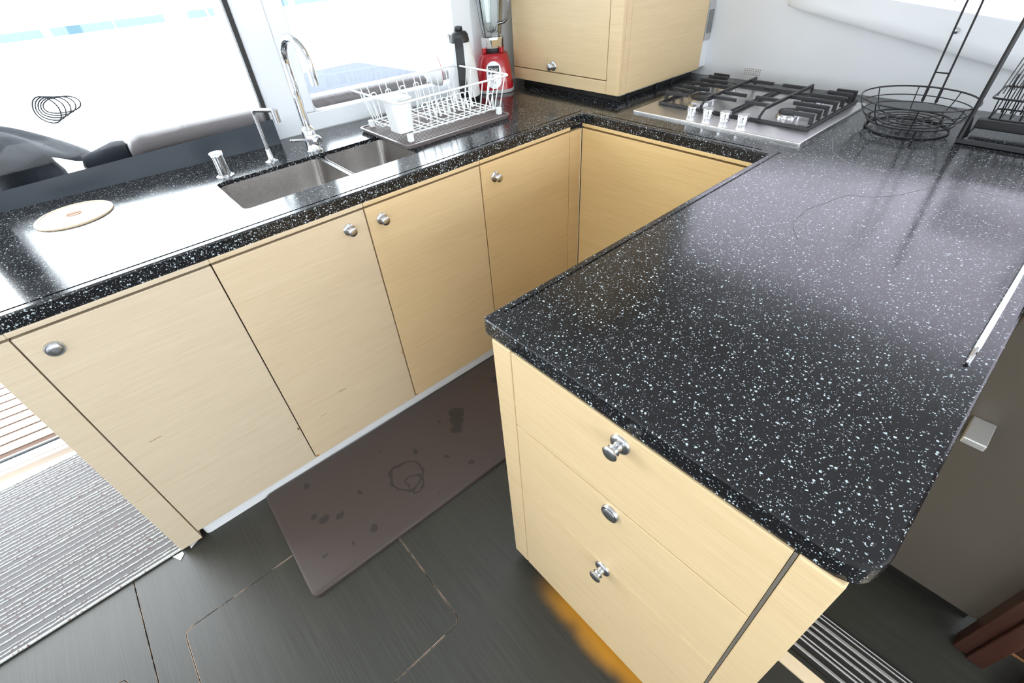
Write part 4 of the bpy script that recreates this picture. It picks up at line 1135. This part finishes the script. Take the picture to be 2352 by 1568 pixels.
while rx < -0.012:
    w = random.choice((0.0028, 0.0034, 0.0040))
    def row(bm):
        n = 150
        ye = -1.822 - 0.030 * (-rx - 0.012) / 0.72
        a = rx + 0.004
        pts = [(a + 0.0008 * math.sin(k * 1.7 + i), -3.29 + (ye + 3.29) * k / n, 0.0064) for k in range(n + 1)]
        rr = [w * 0.55 * (0.72 + 0.5 * abs(math.sin(k * 0.5 * math.pi + 0.4)) + (0.75 if random.random() < 0.022 else 0)) for k in range(n + 1)]
        tube(bm, pts, rr, 6)
    part('yarn_row', rg, M_yarn, row, smooth=True)
    rx += random.choice((0.0125, 0.0165, 0.0165, 0.0215, 0.0245))
    i += 1
part('hem', rg, M_yarn, lambda bm: tube(bm, [(-0.0095, -3.29, 0.006), (-0.0105, -2.5, 0.006), (-0.013, -1.826, 0.006)], 0.0042, 8), smooth=True)
part('care_tag', rg, M_label, lambda bm: prism(bm, [(-0.006, -1.868), (0.012, -1.858), (0.024, -1.852), (0.008, -1.838), (-0.004, -1.840)], 0.001, 0.0022), label='white care tag under the rug edge')
part('care_tag', rg, M_label, lambda bm: prism(bm, [(-0.028, -1.8175), (0.004, -1.8165), (-0.012, -1.788), (-0.030, -1.786)], 0.001, 0.0022), label='white corner tag')

# ================================================================== OUTSIDE, SEEN THROUGH THE WINDOWS
solid('ground', M_deck, lambda bm: box(bm, -3.2, -1.9, -6.0, 4.0, -0.4, -0.08), kind='structure')
solid('deck_locker', M_deck, lambda bm: wbox(bm, -1.65, -0.125, -1.835, 0.74, -0.07, 0.872, 0.01), 'white moulded side deck outside the windows', 'deck', loc=(-1.4, -0.6, -0.05))
def coaming(bm):
    pr = [(-0.165, 0.8735), (-0.050, 0.8735), (-0.046, 0.94), (-0.062, 0.978), (-0.10, 0.990), (-0.150, 0.985), (-0.168, 0.95)]
    rows = []
    for y, k in ((-1.372, 0.72), (-1.355, 0.92), (-1.325, 1.0), (-0.93, 1.0), (-0.5, 1.0), (-0.06, 1.0)):
        rows.append([bm.verts.new(WM @ Vector((o_ - 0.05, U(y), 0.8735 + (z_ - 0.8735) * k))) for o_, z_ in pr])
    for a in range(len(rows) - 1):
        for k in range(len(pr)): bm.faces.new((rows[a][k], rows[a][(k + 1) % len(pr)], rows[a + 1][(k + 1) % len(pr)], rows[a + 1][k]))
    bm.faces.new(rows[0]); bm.faces.new(list(reversed(rows[-1])))
solid('wooden_coaming', M_coam, coaming, 'brown varnished coaming running along outside both windows', 'coaming', smooth=True, angle=50, loc=(-0.8, -0.7, 0.8735))
solid('deck_cushion', M_cush, lambda bm: prism(bm, [(-1.02, -0.80), (-0.98, -0.045), (-1.60, -0.10), (-1.60, -0.62)], 0.873, 0.945, bev=0.012), 'blue-grey cushion on the deck outside the second window', 'cushion', loc=(-1.3, -0.5, 0.873))

dw = thing('covered_winch', (-1.05, -1.66, 0.873), 'dark deck winch half hidden by a black tarpaulin outside the first window', 'winch')
part('drum', dw, M_bag, lambda bm: lathe(bm, [(0.105, 0.0), (0.105, 0.02), (0.094, 0.05), (0.090, 0.085), (0.096, 0.110), (0.0, 0.115)], Matrix.Translation((-1.05, -1.665, 0.8735)), 32), smooth=True)
def tarp(bm):
    nu, nv = 40, 14
    grid = []
    cx, cy = -1.07, -1.74
    for iu in range(nu):
        a = 2 * math.pi * iu / nu
        row = []
        for iv in range(nv + 1):
            t = iv / nv
            rad = 0.17 + 0.02 * math.sin(3 * a + 1)
            dirx, diry = math.cos(a), math.sin(a)
            pull = max(0.0, diry) ** 5                     # pointed tail towards the corner of the window
            r = rad * t * (1 + 0.72 * pull * t)
            z = 1.066 - 0.085 * t ** 2.4 - 0.010 * math.sin(5 * a) * t - 0.062 * pull * t * t + 0.004 * math.sin(9 * a + 6 * t)
            row.append(bm.verts.new((cx + r * dirx * (1 - 0.4 * pull * t), cy + r * diry, z)))
        grid.append(row)
    for iu in range(nu):
        for iv in range(nv):
            A, C = grid[iu], grid[(iu + 1) % nu]
            if iv == 0: bm.faces.new((A[0], A[1], C[1])) if False else bm.faces.new((A[0], A[1], C[1], C[0]))
            else: bm.faces.new((A[iv], A[iv + 1], C[iv + 1], C[iv]))
    bmesh.ops.remove_doubles(bm, verts=bm.verts, dist=1e-5)
    r = bmesh.ops.extrude_face_region(bm, geom=list(bm.faces))
    bmesh.ops.translate(bm, vec=(0, 0, -0.012), verts=[g_ for g_ in r['geom'] if isinstance(g_, bmesh.types.BMVert)])
part('tarpaulin', dw, M_bag, tarp, smooth=True, angle=70)
rl = thing('rolled_bundle', (-0.95, -1.43, 0.873), 'dark rolled bundle lying on the deck outside the first window', 'bundle')
part('roll', rl, M_bag, lambda bm: tube(bm, [(-0.962, -1.500, 0.909), (-0.958, -1.492, 0.909), (-0.952, -1.45, 0.913), (-0.947, -1.39, 0.921), (-0.945, -1.362, 0.921), (-0.944, -1.352, 0.92)], [0.012, 0.034, 0.038, 0.046, 0.042, 0.02], 20), smooth=True)
part('end_ring', rl, M_alu, lambda bm: tube(bm, [(-0.948 + 0.017 * math.cos(t * math.pi / 8), -1.497, 0.904 + 0.017 * math.sin(t * math.pi / 8)) for t in range(16)], 0.004, 6, closed=True), smooth=True)
cw = B()
for k in range(5):
    cx, cy, cz = -1.13 - 0.012 * k, -1.51 + 0.012 * k, 1.066
    tube(cw, [(cx + 0.01 * math.sin(t * 0.7 + k), cy + (0.034 + 0.005 * k) * math.cos(t * math.pi / 12 + k * 0.5), cz + (0.042 - 0.004 * k) * math.sin(t * math.pi / 12 + k * 0.5)) for t in range(24)], 0.0022, 6, closed=True)
tag(link_mesh('rope_coil', cw, M_bag, None, True), 'thin dark coil of line on top of the black tarpaulin outside', 'rope')

nb = thing('neighbour_boat', (-7.6, -0.5, 0.0), 'white neighbouring boat with blue tinted ports seen through the windows', 'boat')
def hull(bm):
    prof = [(-7.3, -0.6), (-7.0, 0.3), (-6.98, 0.85), (-7.02, 0.99), (-7.10, 1.02), (-8.6, 1.04), (-8.6, -0.6)]
    rows = [[bm.verts.new((x_, y_, z_)) for x_, z_ in prof] for y_ in (-9.0, -3.0, 3.0, 9.0)]
    for a in range(3):
        for k in range(len(prof)): bm.faces.new((rows[a][k], rows[a][(k + 1) % 7], rows[a + 1][(k + 1) % 7], rows[a + 1][k]))
    bm.faces.new(rows[0]); bm.faces.new(list(reversed(rows[-1])))
part('hull', nb, M_hull, hull)
for y0_, y1_ in ((-2.9, -1.25), (-1.17, -0.55), (-0.53, 0.0), (0.28, 0.60), (0.72, 1.6), (1.7, 2.6)):
    part('port', nb, M_bluewin, lambda bm: box(bm, -6.994, -6.962, y0_, y1_, 0.885, 0.965, 0.004, mat=Matrix.Rotation(0.0, 4, 'Y')))
part('rub_rail', nb, M_greypl, lambda bm: box(bm, -7.03, -6.985, -9.0, 9.0, 0.990, 1.000))
part('pulpit_post', nb, M_alu, lambda bm: cyl(bm, (-6.95, 0.58, 0.60), (-6.95, 0.50, 0.96), 0.018, 0.018, 10))
part('deck_box', nb, M_greypl, lambda bm: box(bm, -6.975, -6.90, 0.27, 0.52, 0.60, 0.70, 0.01))

# light portals in the window openings: they guide sampling and add no light
def portal(loc, d, sx, sy):
    l = bpy.data.lights.new('portal', 'AREA'); l.shape = 'RECTANGLE'; l.size = sx; l.size_y = sy
    l.cycles.is_portal = True
    o = bpy.data.objects.new('portal', l); COL.objects.link(o)
    o.location = loc; o.rotation_euler = Vector(d).to_track_quat('-Z', 'Z').to_euler()
portal(WM @ Vector((-0.10, U(-1.33), 1.36)), WN, 0.86, 0.84)
portal(WM @ Vector((-0.10, U(-0.43), 1.36)), WN, 0.66, 0.84)
portal(WM @ Vector((-0.11, U(-2.52), 0.97)), WN, 1.34, 1.94)
portal((1.65, YB + 0.05, 1.43), (0, -1, 0), 3.1, 0.76)
portal((0.47, -0.70, 2.10), (0, 0, -1), 0.5, 0.5)
portal((3.3, -1.3, 1.375), (-1, 0, 0), 3.8, 0.85)
portal((0.8, -4.1, 1.425), (0, 1, 0), 1.6, 0.65)
